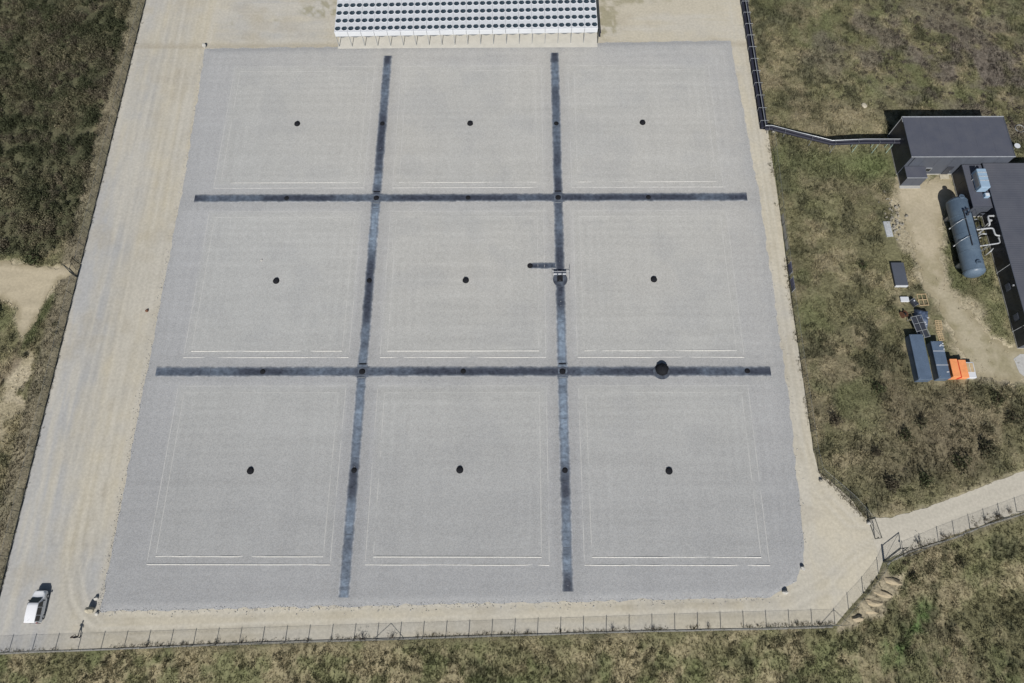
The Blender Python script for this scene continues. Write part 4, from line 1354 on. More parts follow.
# ------------------------------------------------------------------ clutter in the yard
def crate(name, x0, x1, y0, y1, h, mat, label, cat, straps=(), lugs=True, group=None, strap_mat=None, lid=True):
    root = empty(name, (x0, y0, 0.03), 0, label, cat, group)
    W_, D_ = x1 - x0, y1 - y0
    MB().rbox(0, W_, 0, D_, .12, h, .06).build('body', mat, root)
    for q in (.25, D_ - .45):
        MB().box(.05, W_ - .05, q, q + .2, 0, .118).build('skid', M_galv, root)
    if lid:
        MB().rbox(-.03, W_ + .03, -.03, D_ + .03, h + .003, h + .09, .04).build('lid', mat, root)
    for q in straps:
        MB().box(-.04, W_ + .04, q, q + .07, h + .093, h + .115).build('strap', strap_mat or M_white, root)
    if lugs:
        for (a, b_) in ((.15, .2), (W_ - .15, .2), (.15, D_ - .2), (W_ - .15, D_ - .2)):
            MB().tube([(a - .06, b_, h + .08), (a - .06, b_, h + .2), (a + .06, b_, h + .2), (a + .06, b_, h + .08)], .02, 6).build('lifting_lug', M_galv, root)
    return root


crate('storage_container', 67.35, 69.35, -16.9, -9.8, 1.45, M_bluebox, 'long plain blue-grey container at the edge of the grass', 'container', group='blue-grey containers')
c2 = crate('storage_container', 70.35, 72.05, -16.7, -10.9, 1.45, M_bluebox, 'blue-grey container with pale straps and scraps beside the orange stacks', 'container', (2.0, 4.2), group='blue-grey containers')
for k in range(9):
    q = Vector((random.uniform(.9, 1.6), random.choice([random.uniform(4.4, 5.6), random.uniform(.2, 1.5)]), 1.575))
    MB().rbox(q.x, q.x + .22, q.y, q.y + .14, q.z, q.z + .05, .015).build('scrap_sheet', M_white, c2)
for (x0, x1, h, mt, nm, lb) in ((72.45, 73.5, 1.55, M_orange, 'sheet_stack', 'taller orange wrapped stack next to the strapped container'),
                                (73.52, 73.92, 1.05, M_red, 'sheet_stack', 'narrow red wrapped stack between the two orange ones'),
                                (73.95, 75.0, 1.15, M_orange, 'sheet_stack', 'lower orange wrapped stack beside the white crate')):
    crate(nm, x0, x1, -16.5, -13.75, h, mt, lb, 'stack', (), False, 'wrapped stacks', lid=True)
root = crate('open_crate', 75.05, 76.45, -16.4, -13.9, .75, M_white, 'white open crate at the right end of the orange stacks', 'crate', (), False, lid=False)
MB().box(.12, 1.28, .9, 2.3, .752, .78).build('lining', M_wood, root)
for q in (.10, .62, 1.2):
    MB().box(q, q + .06, .88, 2.3, .782, .82).build('slat', M_white, root)
crate('lidded_box', 67.45, 69.4, -1.15, 2.75, .5, M_cladf, 'flat dark lidded box with pale front edge on the grass', 'box', (), False)
root = empty('box_trim', (67.45, -1.30, .03), 0, 'pale timber edge board leaning on the dark lidded box', 'board')
MB().box(0, 1.95, .0, .09, 0, .56).build('board', M_white, root)
MB().box(0, 1.95, -.05, -.002, 0, .1).build('foot', M_galv, root)
root = empty('sheet_pile', (67.8, 7.5, .12), R(2), 'pile of pale grey sheets lying near the rubble', 'pile')
for k in range(4):
    MB().box(random.uniform(0, .05), 1.1 - random.uniform(0, .05), 0, 2.8, k * .07, k * .07 + .06).build('sheet', M_pipe_w if k % 2 else M_white, root)
root = empty('tarp_pile', (70.4, -6.7, 0.02), R(-12), 'blue-grey tarpaulin pile beside the steel rack', 'tarpaulin')
v, f = [], []
n_ = 22
for i in range(n_):
    for j in range(n_):
        a, b_ = i / (n_ - 1) * 2 - 1, j / (n_ - 1) * 2 - 1
        hgt = 1.0 * (1 - max(abs(a), abs(b_)) ** 5) * (0.75 + 0.5 * float(fbm(np.array([a * 1.2 + 9]), np.array([b_ * 1.7]), .5, 4, 3)[0]))
        v.append((a * 1.0, b_ * 1.55, max(hgt, 0)))
for i in range(n_ - 1):
    for j in range(n_ - 1):
        f.append((i * n_ + j, (i + 1) * n_ + j, (i + 1) * n_ + j + 1, i * n_ + j + 1))
MB().add(v, f).build('cover', M_tarp, root, True)
for k in range(5):
    q = random.uniform(-.1, .7)
    MB().box(q, q + .3, -1.2 + k * .28, -1.1 + k * .28, .95, 1.0).build('white_tie', M_white, root)
root = empty('steel_rack', (69.55, -8.35, .02), R(13), 'tilted galvanised rack of six bays against the long container', 'rack')
for xx_ in (-.85, 0, .85):
    MB().tube([(xx_, -1.75, .95), (xx_, 1.75, 1.15)], .05, 6).build('long_bar', M_galv, root)
for yy_ in (-1.75, -.6, .6, 1.75):
    MB().tube([(-.85, yy_, 1.05 + yy_ * .057), (.85, yy_, 1.05 + yy_ * .057)], .05, 6).build('cross_bar', M_galv, root)
for xx_ in (-.85, .85):
    for yy_ in (-1.6, 1.6):
        MB().tube([(xx_, yy_, 0), (xx_, yy_, 1.05)], .05, 6).build('leg', M_galv, root)
for xx_ in (-.425, .425):
    for yy_ in (-1.17, 0, 1.17):
        MB().box(xx_ - .36, xx_ + .36, yy_ - .5, yy_ + .5, .93 + yy_ * .057, .97 + yy_ * .057).build('infill_sheet', M_clad, root)


def pallet(x0, y0, w_, d_, n, label, rz=0.0, z0=0.02):
    root = empty('timber_pallet', (x0, y0, z0), rz, label, 'pallet', 'timber pallets')
    for k in range(3):
        q = k * (w_ - .1) / 2
        MB().box(q, q + .1, 0, d_, 0, .1).build('bearer', M_wood, root)
    for k in range(n):
        q = k * (d_ - .12) / (n - 1)
        MB().box(0, w_, q, q + .12, .102, .13).build('slat', M_wood, root)


pallet(70.75, -4.5, 1.5, 2.0, 3, 'open timber frame pallet at the far end of the clutter', R(3))
pallet(72.45, -8.5, 1.0, 1.6, 6, 'timber pallet right of the tarpaulin pile, the farther one', R(-4))
pallet(72.55, -10.3, .8, 1.6, 5, 'timber pallet right of the tarpaulin pile, the nearer one', R(5))
root = empty('cable_reel', (67.75, -6.1, 0), 0.4, 'dark rusty cable reel on the grass left of the steel rack', 'reel')
for s_ in (-.3, .3):
    MB().tube([(s_ - .02, 0, .55), (s_ + .02, 0, .55)], .55, 20).build('flange', M_rust, root)
MB().tube([(-.28, 0, .55), (.28, 0, .55)], .25, 14).build('drum', M_black, root)
MB().tube([(.4, 0, .1), (1.3, -.3, .06), (1.7, .2, .05)], .05, 6).build('loose_cable', M_rust, root)
root = crate('white_box', 67.85, 69.1, -3.9, -3.1, .35, M_white, 'small low white box at the far end of the clutter', 'box', (), False)
root = empty('generator', (69.75, -4.1, .02), R(28), 'small dark generator between white box and timber frame', 'generator')
MB().rbox(-.35, .35, -.6, .6, .15, .75, .05).build('housing', M_clad, root)
MB().tube([(-.36, -.55, .05), (-.36, -.55, .85), (.36, -.55, .85), (.36, -.55, .05)], .03, 6).build('frame', M_galv, root)
MB().tube([(-.36, .55, .05), (-.36, .55, .85), (.36, .55, .85), (.36, .55, .05)], .03, 6).build('frame', M_galv, root)
MB().lathe([(.12, .75), (.12, .84)], (0, .2, 0), 10).build('fuel_cap', M_white, root)
root = empty('metal_offcut', (75.9, -17.4, 0.03), R(25), 'rusty offcut lying in front of the orange stacks', 'scrap')
MB().box(-.5, .5, -.14, .14, 0, .06).build('plate', M_rust, root)
MB().box(-.5, .5, .10, .14, .062, .25).build('lip', M_rust, root)


# ------------------------------------------------------------------ stones and boulders
def rock_mesh(name, seed, n=2):
    bm = bmesh.new()
    bmesh.ops.create_icosphere(bm, subdivisions=n, radius=1.0)
    rnd = random.Random(seed)
    k = [Vector((rnd.uniform(-1, 1), rnd.uniform(-1, 1), rnd.uniform(-1, 1))).normalized() for _ in range(9)]
    d = [rnd.uniform(.62, .9) for _ in k]
    for v_ in bm.verts:
        for a, b_ in zip(k, d):
            t = v_.co.dot(a)
            if t > b_:
                v_.co -= a * (t - b_) * .9
        v_.co *= rnd.uniform(.95, 1.05)
    me = bpy.data.meshes.new(name)
    bm.to_mesh(me)
    bm.free()
    return me


def boulder(x_, y_, sx, sy, sz, mat, label, seed, z_=0.0):
    me = rock_mesh('boulder', seed, 3)
    o = link('boulder', me, mat, None, (x_, y_, z_ + sz * .55))
    o.scale = (sx, sy, sz)
    o.rotation_euler = (0, 0, seed)
    return tag(o, label, 'boulder', 'boulders at the corners of the gravel')


boulder(-49.0, -48.75, .55, .45, .85, M_sandstone, 'largest sandy boulder at the front left corner of the gravel', 3)
boulder(-48.15, -49.2, .28, .25, .25, M_stone, 'small pale boulder nearest the front fence at the front left corner', 4)
boulder(-48.62, -47.25, .30, .28, .35, M_stone, 'small white boulder behind the large one at the front left corner', 5)
boulder(44.2, -46.35, .42, .30, .45, M_stone, 'wide white boulder at the rounded front right corner of gravel', 6)
boulder(46.95, -43.3, .30, .36, .45, M_stone, 'narrow white boulder at the right edge of gravel near the front', 7)
boulder(-48.9, 47.3, .40, .36, .55, M_stone, 'white boulder at the far left corner of the gravel', 8)
boulder(-49.7, -5.1, .26, .26, .22, M_rust, 'small reddish stone on the left track', 9)
boulder(-32.8, 3.6, .2, .16, .14, M_stone, 'tiny white stone in the middle left gravel field', 10, BZ)
boulder(68.9, 33.6, .6, .5, .22, M_sandstone, 'pale boulder in the grass behind the tall house', 11)
boulder(51.3, -31.4, .26, .3, .3, M_rock, 'grey stone at the bend of the right fence', 12)
boulder(52.3, 28.0, .32, .32, .3, M_stone, 'pale boulder at the corner of the pipe run', 13)
boulder(57.0, -37.3, .28, .24, .3, M_stone, 'white stone at the foot of the upper gate leaf', 14)

# washed-out tongues of sand on the bank at the front right corner
M_lobe = plain('washed_sand', (0.34, 0.285, 0.195), 0.95, var=0.25, sc=1.5, bmp=0.04)
for k, (x_, y_, a_, l_) in enumerate(((59.0, -44.9, -.25, 1.5), (57.5, -46.5, -.2, 1.7), (56.0, -47.6, -.15, 1.35), (55.4, -48.6, -.2, 1.35), (53.4, -49.6, -.1, .8))):
    o = link('sand_lobe', rock_mesh('sand_lobe', 60 + k, 3), M_lobe, None, (x_, y_, float(ground_z(np.array([x_]), np.array([y_]))[0]) + .02), a_)
    o.scale = (l_, .48, .42)
    tag(o, None, None, None, 'structure')

# rubble heap near the white panel
rb = empty('rubble_heap', (69.6, 11, 0), 0, 'grey heap of broken concrete beside the sandy yard', 'rubble')
rk_me = [rock_mesh('chunk', 40 + k, 1) for k in range(4)]
for q in rk_me:
    q.materials.append(M_rock)
for k in range(70):
    o = link('chunk', rk_me[k % 4], None, rb, (random.gauss(0, .7), random.gauss(0, 2.1), random.uniform(.02, .25)))
    s_ = random.uniform(.10, .42)
    o.scale = (s_, s_ * random.uniform(.6, 1.2), s_ * .6)
    o.rotation_euler = (random.random() * 3, random.random() * 3, random.random() * 6)


# loose stones along the rim of the gravel and on the track: nobody could count them
def scatter_stones(name, pts, smin, smax, colr, label, seed=5):
    rs = np.random.RandomState(seed)
    n = len(pts)
    base = np.array([(1, 0, 0), (-1, 0, 0), (0, 1, 0), (0, -1, 0), (0, 0, .8), (0, 0, -.6)], float)
    fc = np.array([(0, 2, 4), (2, 1, 4), (1, 3, 4), (3, 0, 4), (2, 0, 5), (1, 2, 5), (3, 1, 5), (0, 3, 5)])
    s = rs.uniform(smin, smax, (n, 1, 1)) * rs.uniform(.7, 1.3, (n, 1, 3))
    a = rs.uniform(0, 6.28, n)
    v = base[None] * s + rs.uniform(-.15, .15, (n, 6, 3)) * s
    vx = v[..., 0] * np.cos(a)[:, None] - v[..., 1] * np.sin(a)[:, None]
    vy = v[..., 0] * np.sin(a)[:, None] + v[..., 1] * np.cos(a)[:, None]
    V_ = np.stack([vx, vy, v[..., 2]], -1) + pts[:, None, :]
    F = (fc[None] + (np.arange(n) * 6)[:, None, None]).reshape(-1, 3)
    cc = np.asarray(colr)[None, None] * rs.uniform(.6, 1.25, (n, 1, 1)) * np.ones((n, 6, 1))
    o = link(name, np_mesh(name, V_.reshape(-1, 3), F, cc.reshape(-1, 3)), M_track)
    return tag(o, label, None, None, 'stuff')


rs = np.random.RandomState(3)
nS = 2600
tt = rs.uniform(0, 1, nS)
side = rs.choice(4, nS, p=[.36, .36, .14, .14])
Uu = np.where(side == 0, 0.0, np.where(side == 2, 1.0, tt))
Vv = np.where(side == 1, 1.0, np.where(side == 3, 0.0, tt))
sx_, sy_ = bed_xy(np.where(Uu == 0, 1e-4, np.where(Uu == 1, 1 - 1e-4, Uu)), np.where(Vv == 0, 1e-4, np.where(Vv == 1, 1 - 1e-4, Vv)))
sx_ += rs.normal(0, .38, nS)
sy_ += rs.normal(0, .38, nS)
ok = ~((sy_ > 46.2) & (sx_ > -25) & (sx_ < 24))
scatter_stones('gravel_rim', np.stack([sx_, sy_, np.full(nS, .07)], 1)[ok], .03, .075, (.44, .44, .44), 'loose grey stones along the rim of the gravel field')


# ------------------------------------------------------------------ compact van
root = empty('parked_van', (-55.98, -48.3, 0), 0, 'white compact van parked at the front left corner', 'van')
# side profile (y, z): rear at -2.0, nose at +2.0
secs = [  # y, half width at sill, half width at belt, half width at roof, z sill, z belt, z roof
    (-2.02, .76, .80, .66, .42, .95, 1.62), (-1.97, .83, .86, .70, .34, .98, 1.76), (-1.2, .86, .88, .72, .30, 1.0, 1.81), (0.1, .86, .88, .72, .30, 1.0, 1.81),
    (.42, .86, .88, .70, .30, 1.0, 1.74), (.86, .86, .88, .74, .30, 1.02, 1.32), (1.22, .86, .87, .76, .30, 1.0, 1.08), (1.62, .84, .83, .70, .32, .88, 1.05), (1.92, .76, .75, .62, .36, .72, .98), (2.04, .58, .60, .48, .42, .62, .80)]
v, f = [], []
for (yy_, ws, wb, wr2, zs, zb, zr) in secs:
    v += [(-ws, yy_, zs), (-wb, yy_, zs + (zb - zs) * .5), (-wb, yy_, zb), (-wr2, yy_, zr - .05), (-wr2 * .86, yy_, zr), (0, yy_, zr + .015),
          (wr2 * .86, yy_, zr), (wr2, yy_, zr - .05), (wb, yy_, zb), (wb, yy_, zs + (zb - zs) * .5), (ws, yy_, zs), (0, yy_, zs)]
K = 12
for i in range(len(secs) - 1):
    for k in range(K):
        j = (k + 1) % K
        f.append((i * K + k, i * K + j, (i + 1) * K + j, (i + 1) * K + k))
f += [tuple(range(K)), tuple((len(secs) - 1) * K + k for k in range(K))]
MB().add(v, f).build('body', M_paint, root, True)


def quad_plate(pts, th, nrm):
    n_ = Vector(nrm).normalized() * th
    a = [Vector(p) for p in pts]
    m_ = len(a)
    vv = [p - n_ * .2 for p in a] + [p + n_ for p in a]
    ff = [tuple(range(m_ - 1, -1, -1)), tuple(range(m_, 2 * m_))] + [(i, (i + 1) % m_, m_ + (i + 1) % m_, m_ + i) for i in range(m_)]
    return MB().add(vv, ff)


quad_plate([(-.66, .48, 1.70), (.66, .48, 1.70), (.72, 1.12, 1.135), (-.72, 1.12, 1.135)], .03, (0, .66, .75)).build('windscreen', M_glass, root)
quad_plate([(-.60, -2.0, 1.60), (.60, -2.0, 1.60), (.70, -2.04, 1.08), (-.70, -2.04, 1.08)], .03, (0, -1, .1)).build('rear_window', M_glass, root)
for s_ in (-1, 1):
    for (ya, yb_) in ((-1.78, -1.12), (-1.02, -.12), (-.02, .44)):
        bk = .30 if yb_ > .3 else 0
        quad_plate([(s_ * .885, ya, 1.04), (s_ * .885, yb_ + bk, 1.04), (s_ * .745, yb_, 1.68), (s_ * .735, ya, 1.70)], .02, (s_, 0, .25)).build('side_window', M_glass, root)
    dh = MB().box(min(s_ * .875, s_ * .91), max(s_ * .875, s_ * .91), -.05, .12, .90, .95).build('door_handle', M_black, root)
    MB().rbox(min(s_ * .90, s_ * 1.10), max(s_ * .90, s_ * 1.10), .72, .86, 1.02, 1.20, .02).build('wing_mirror', M_black, root)
    MB().rbox(min(s_ * .42, s_ * .70), max(s_ * .42, s_ * .70), 1.84, 2.0, .66, .80, .03).build('headlight', M_trim, root)
    MB().box(min(s_ * .70, s_ * .82), max(s_ * .70, s_ * .82), -2.05, -1.98, .85, 1.35).build('tail_light', M_lamp, root)
    for yy_ in (-1.28, 1.30):
        w_ = MB().tube([(s_ * .66, yy_, .31), (s_ * .87, yy_, .31)], .31, 20).build('wheel', M_rubber, root, True)
        MB().tube([(s_ * .80, yy_, .31), (s_ * .885, yy_, .31)], .19, 16).build('rim', M_trim, w_)
MB().rbox(-.72, .72, -2.12, -1.99, .36, .58, .03).build('rear_bumper', M_black, root)
MB().rbox(-.55, .55, 1.98, 2.10, .38, .56, .03).build('front_bumper', M_black, root)
MB().box(-.26, .26, -2.135, -2.122, .62, .73).build('number_plate', M_white, root)
MB().tube([(-.3, 1.13, 1.13), (.35, 1.0, 1.27)], .012, 5).build('wiper', M_black, root)
MB().tube([(0, -1.6, 1.80), (0, -1.75, 2.05)], .01, 5).build('aerial', M_black, root)

# ------------------------------------------------------------------ person
PJ = {'pelvis': ((0, 0, .95), .145), 'waist': ((0, 0, 1.10), .130), 'chest': ((0, .01, 1.30), .155), 'neckb': ((0, .0, 1.46), .075), 'neck': ((0, .01, 1.53), .058),
      'head0': ((0, .03, 1.61), .085), 'head1': ((0, .03, 1.69), .098), 'head2': ((0, .02, 1.755), .06),
      'lhip': ((-.095, 0, .90), .098), 'lknee': ((-.13, .03, .50), .065), 'lank': ((-.155, -.01, .09), .045), 'ltoe': ((-.175, .16, .035), .038),
      'rhip': ((.095, 0, .90), .098), 'rknee': ((.13, .03, .50), .065), 'rank': ((.155, -.01, .09), .045), 'rtoe': ((.175, .16, .035), .038),
      'lsh': ((-.19, 0, 1.40), .068), 'lel': ((-.27, .02, 1.13), .050), 'lwr': ((-.16, .22, 1.10), .036), 'lha': ((-.10, .29, 1.12), .034),
      'rsh': ((.19, 0, 1.40), .068), 'rel': ((.27, .02, 1.13), .050), 'rwr': ((.16, .22, 1.10), .036), 'rha': ((.10, .29, 1.12), .034)}
PE = [('pelvis', 'waist'), ('waist', 'chest'), ('chest', 'neckb'), ('neckb', 'neck'), ('neck', 'head0'), ('head0', 'head1'), ('head1', 'head2'),
      ('pelvis', 'lhip'), ('lhip', 'lknee'), ('lknee', 'lank'), ('lank', 'ltoe'), ('pelvis', 'rhip'), ('rhip', 'rknee'), ('rknee', 'rank'), ('rank', 'rtoe'),
      ('chest', 'lsh'), ('lsh', 'lel'), ('lel', 'lwr'), ('lwr', 'lha'), ('chest', 'rsh'), ('rsh', 'rel'), ('rel', 'rwr'), ('rwr', 'rha')]
for s_, nm in ((-1, 'l'), (1, 'r')):          # five fingers a hand, closing on the controller
    wx, wy, wz = PJ[nm + 'ha'][0]
    for q in range(4):
        a = f'{nm}f{q}'
        PJ[a + 'a'] = ((wx - s_ * .020, wy + .028, wz + .030 - q * .020), .0095)
        PJ[a + 'b'] = ((wx - s_ * .050, wy + .030 - .004 * abs(q - 1), wz + .030 - q * .020), .0085)
        PE += [(nm + 'ha', a + 'a'), (a + 'a', a + 'b')]
    PJ[nm + 'ta'] = ((wx - s_ * .022, wy - .010, wz + .038), .010)
    PJ[nm + 'tb'] = ((wx - s_ * .050, wy + .004, wz + .044), .009)
    PE += [(nm + 'ha', nm + 'ta'), (nm + 'ta', nm + 'tb')]
keys = list(PJ)
pm = bpy.data.meshes.new('person')
pm.from_pydata([PJ[k][0] for k in keys], [(keys.index(a), keys.index(b_)) for a, b_ in PE], [])
person = link('person', pm, None, None, (-49.98, -52.05, 0), R(-20))
sk = person.modifiers.new('skin', 'SKIN')
for i, k in enumerate(keys):
    r_ = PJ[k][1]
    pm.skin_vertices[0].data[i].radius = (r_, r_ * (.75 if k in ('chest', 'waist', 'pelvis') else 1))
    pm.skin_vertices[0].data[i].use_root = (k == 'pelvis')
sb_ = person.modifiers.new('subdivision', 'SUBSURF')
sb_.levels = sb_.render_levels = 2
# dark clothes, bare hands and face, told apart by place on the body
m, nt, b = new_mat('clothed_figure')
tc = N(nt, 'TexCoord')
sp = N(nt, 'SeparateXYZ', {0: tc.outputs['Object']})
hd = N(nt, 'Math', {0: sp.outputs[2], 1: 1.52}, operation='GREATER_THAN').outputs[0]
fr_ = N(nt, 'Math', {0: sp.outputs[1], 1: .235}, operation='GREATER_THAN').outputs[0]
sk_ = N(nt, 'Math', {0: hd, 1: fr_}, operation='MAXIMUM').outputs[0]
tr_ = N(nt, 'Math', {0: sp.outputs[2], 1: .98}, operation='GREATER_THAN').outputs[0]
cl = mixc(nt, tr_, (0.020, 0.022, 0.032), (0.014, 0.014, 0.017))
nt.links.new(mixc(nt, sk_, cl, (.45, .27, .19)), b.inputs['Base Color'])
b.inputs['Roughness'].default_value = .8
pm.materials.append(m)
for pl in pm.polygons:
    pl.use_smooth = True
tag(person, 'person in dark clothes standing near the front fence holding a controller', 'person')
MB().lathe([(.098, 1.66), (.110, 1.71), (.098, 1.77), (.060, 1.805), (.01, 1.815)], (0, .012, 0), 16, .95, 1.05).build('hair', M_hair, person, True)
for s_ in (-1, 1):
    MB().lathe([(.004, -.012), (.012, 0), (.004, .012)], (s_ * .036, .122, 1.685), 8).build('eye', M_black, person)
    MB().lathe([(.006, -.03), (.016, 0), (.006, .03)], (s_ * .098, .02, 1.675), 8).build('ear', M_skin, person)
MB().add([(-.014, .118, 1.64), (.014, .118, 1.64), (0, .118, 1.69), (0, .148, 1.645)], [(0, 1, 3), (1, 2, 3), (2, 0, 3)]).build('nose', M_skin, person)
MB().box(-.025, .025, .105, .122, 1.605, 1.613).build('mouth', M_red, person)
for s_ in (-1, 1):
    MB().rbox(s_ * .165 - .055, s_ * .165 + .055, -.09, .20, 0, .09, .02).build('shoe', M_black, person)
root = empty('remote_control', (0, 0, 0), R(-20), 'small grey remote control in the hands of the person', 'controller')
root.location = (-49.98 + .31 * math.sin(R(20)), -52.05 + .31 * math.cos(R(20)), 1.10)
MB().rbox(-.075, .075, -.03, .04, 0, .045, .012).build('body', M_clad, root)
for s_ in (-1, 1):
    MB().tube([(s_ * .04, 0, .045), (s_ * .04, 0, .065)], .008, 6).build('stick', M_black, root)


# ------------------------------------------------------------------ plants
def rand_dirs(rs, n):
    v = rs.normal(size=(n, 3))
    return v / np.linalg.norm(v, axis=1, keepdims=True)


def tufts(px, py, pz, size, height, cols, blades, rs, width=.13):
    n = len(px)
    a = rs.uniform(0, 2 * math.pi, (n, blades))
    lean = rs.uniform(.15, 1.0, (n, blades))
    L = height[:, None] * rs.uniform(.55, 1.15, (n, blades))
    rx = rs.uniform(0, .5, (n, blades)) * size[:, None]
    bx = px[:, None] + np.cos(a) * rx
    by = py[:, None] + np.sin(a) * rx
    w = width * size[:, None] * rs.uniform(.6, 1.4, (n, blades))
    ca, sa = np.cos(a), np.sin(a)
    z0 = np.broadcast_to(pz[:, None], a.shape)
    p0 = np.stack([bx - sa * w, by + ca * w, z0 - .05], -1)
    p1 = np.stack([bx + sa * w, by - ca * w, z0 - .05], -1)
    tip = np.stack([bx + ca * lean * size[:, None], by + sa * lean * size[:, None], z0 + L], -1)
    V_ = np.stack([p0, p1, tip], 2).reshape(-1, 3)
    F = np.arange(len(V_)).reshape(-1, 3)
    cc = np.repeat(cols[:, None, :], blades, 1) * rs.uniform(.5, 1.5, (n, blades, 1)) * rs.uniform(.7, 1.3, (n, 1, 1))
    cc = np.repeat(cc[:, :, None, :], 3, 2).reshape(-1, 3)
    return V_, F, cc


rs = np.random.RandomState(11)
nT = 230000
px, py = rs.uniform(-91, 106, nT), rs.uniform(-60, 62, nT)
m1 = (poly_sd(px, py, FENCE) < -.15) & (poly_sd(px, py, ROAD) < -.2) & (poly_sd(px, py, SCRUB) < .5)
for (a0, a1, b0, b1) in HOUSES:
    m1 &= ~((px > a0 - .2) & (px < a1 + .2) & (py > b0 - .2) & (py < b1 + .2))
yd = poly_sd(px, py, YARD)
m1 &= (yd < -.3) | (rs.uniform(size=nT) < np.where(py < 0, .28, .07) + .25 * sstep(1.4, 0, yd))
pdd = poly_sd(px, py, PATH)
m1 &= (pdd < .0) | (rs.uniform(size=nT) < .12 * sstep(1.2, 0, pdd))
m1 &= ~((px > 83.5) & (py < -11) & (py > -18))
m1 &= ~((px > 67) & (px < 76.4) & (py > -17) & (py < -2) & (rs.uniform(size=nT) < .93))
m1 &= ~((px > 67.2) & (px < 69.6) & (py > -1.4) & (py < 10.5))
px, py = px[m1], py[m1]
cc, ss = veg_color(px, py)
k = rs.uniform(size=len(px)) > ss * .93
px, py, cc = px[k], py[k], cc[k]
cl_ = fbm(px, py, 2.4, 55, 3)
sz = .20 + .30 * fbm(px, py, 3, 88, 2) * rs.uniform(.6, 1.3, len(px))
ht = .16 + .62 * np.clip(cl_ - .3, 0, 1) * rs.uniform(.5, 1.4, len(px))
near = np.minimum(seg_dist(px, py, FENCE, True), 9)
ht *= np.where(near < 1.2, .6, 1)
V_, F, C_ = tufts(px, py, ground_z(px, py), sz, ht, cc * 1.32, 7, rs)
gr = link('grass', np_mesh('grass', V_, F, C_), M_blade)
tag(gr, 'tussocky olive and straw coloured grass outside the fences', None, None, 'stuff')


# weeds under the fences and thin moss by the coolers
rs = np.random.RandomState(14)
lines = [([(-45, -53.45), (50, -50.45)], 1500, .20), ([(-61.9, -54.1), (-45, -53.6)], 160, .2), ([(51.5, 27), (51.1, -2), (51.0, -29)], 900, .28), ([(51.3, -30.2), (57, -36.8)], 300, .3),
         ([(61, -41.6), (88, -32.3)], 900, .40), ([(-62.1, 58), (-62.1, 4)], 500, .25), ([(-62.1, 0), (-62.1, -53)], 500, .22), ([(51.6, 30), (51.6, 58)], 500, .3)]
qx, qy, qs = [], [], []
for pts, n_, w_ in lines:
    P = np.array(pts, float)
    t = rs.uniform(0, len(P) - 1 - 1e-6, n_)
    i = t.astype(int)
    q = P[i] + (P[i + 1] - P[i]) * (t - i)[:, None]
    qx.append(q[:, 0] + rs.normal(0, w_, n_))
    qy.append(q[:, 1] + rs.normal(0, w_, n_) + (0.15 if pts[0][1] < -50 else 0))
qx, qy = np.concatenate(qx), np.concatenate(qy)
kp = fbm(qx, qy, 3, 5) > .42
qx, qy = qx[kp], qy[kp]
cw = np.array((.085, .085, .045)) + (np.array((.16, .13, .08)) - np.array((.085, .085, .045))) * rs.uniform(0, 1, (len(qx), 1))
V_, F, C_ = tufts(qx, qy, np.maximum(ground_z(qx, qy), 0) * 0 + .0, rs.uniform(.12, .28, len(qx)), rs.uniform(.08, .28, len(qx)), cw, 7, rs)
wd = link('weeds', np_mesh('weeds', V_, F, C_), M_blade)
tag(wd, 'dark weeds growing along the foot of the fences', None, None, 'stuff')


# shrubs: leaves spread through an uneven volume, with stems
def shrub_leaves(rs, cx, cy, cz, rad, hgt, nleaf, leaf, cols):
    n = len(cx)
    d = rand_dirs(rs, n * nleaf).reshape(n, nleaf, 3)
    d[..., 2] = np.abs(d[..., 2])
    r_ = rs.uniform(.25, 1, (n, nleaf, 1)) ** .55
    lob = 1 + .35 * np.sin(3 * np.arctan2(d[..., 1], d[..., 0]) + rs.uniform(0, 6, (n, 1)))[..., None]
    p = d * r_ * lob * np.stack([rad, rad, hgt], -1)[:, None, :] + np.stack([cx, cy, cz], -1)[:, None, :]
    u = rand_dirs(rs, n * nleaf).reshape(n, nleaf, 3)
    w = np.cross(u, rand_dirs(rs, n * nleaf).reshape(n, nleaf, 3))
    w /= np.linalg.norm(w, axis=-1, keepdims=True) + 1e-6
    l = leaf * rs.uniform(.6, 1.4, (n, nleaf, 1))
    V_ = np.stack([p - u * l, p + w * l * .55, p + u * l, p - w * l * .55], 2).reshape(-1, 3)
    F = np.arange(len(V_)).reshape(-1, 4)
    cc = np.repeat(cols[:, None, :], nleaf, 1) * rs.uniform(.6, 1.4, (n, nleaf, 1))
    cc = np.repeat(cc[:, :, None, :], 4, 2).reshape(-1, 3)
    return V_, F, cc


rs = np.random.RandomState(21)
nS = 2600
px, py = rs.uniform(-92, -62, nS), rs.uniform(3, 63, nS)
k = (poly_sd(px, py, SCRUB) > .2) & (rs.uniform(size=nS) < .35 + 1.1 * fbm(px, py, 4, 61, 3))
px, py = px[k], py[k]
n1 = fbm(px, py, 5, 62, 3)
A, B, Cc = np.array((.060, .067, .036)), np.array((.185, .165, .105)), np.array((.125, .105, .078))
cols = A + (B - A) * sstep(.42, .70, n1)[:, None] * rs.uniform(.2, 1, (len(px), 1))
cols = cols + (Cc - cols) * (sstep(.52, .7, fbm(px, py, 3, 64, 3)) * .7)[:, None]
rad = rs.uniform(.35, .9, len(px)) * (.6 + 1.1 * fbm(px, py, 3, 68, 2))
V_, F, C_ = shrub_leaves(rs, px, py, ground_z(px, py), rad, rad * rs.uniform(.8, 2.2, len(px)), 130, .105, cols * rs.uniform(.7, 1.35, (len(px), 1)))
sc = link('scrub', np_mesh('scrub', V_, F, C_), M_leaf)
tag(sc, 'dense dark evergreen scrub filling the far left corner', None, None, 'stuff')

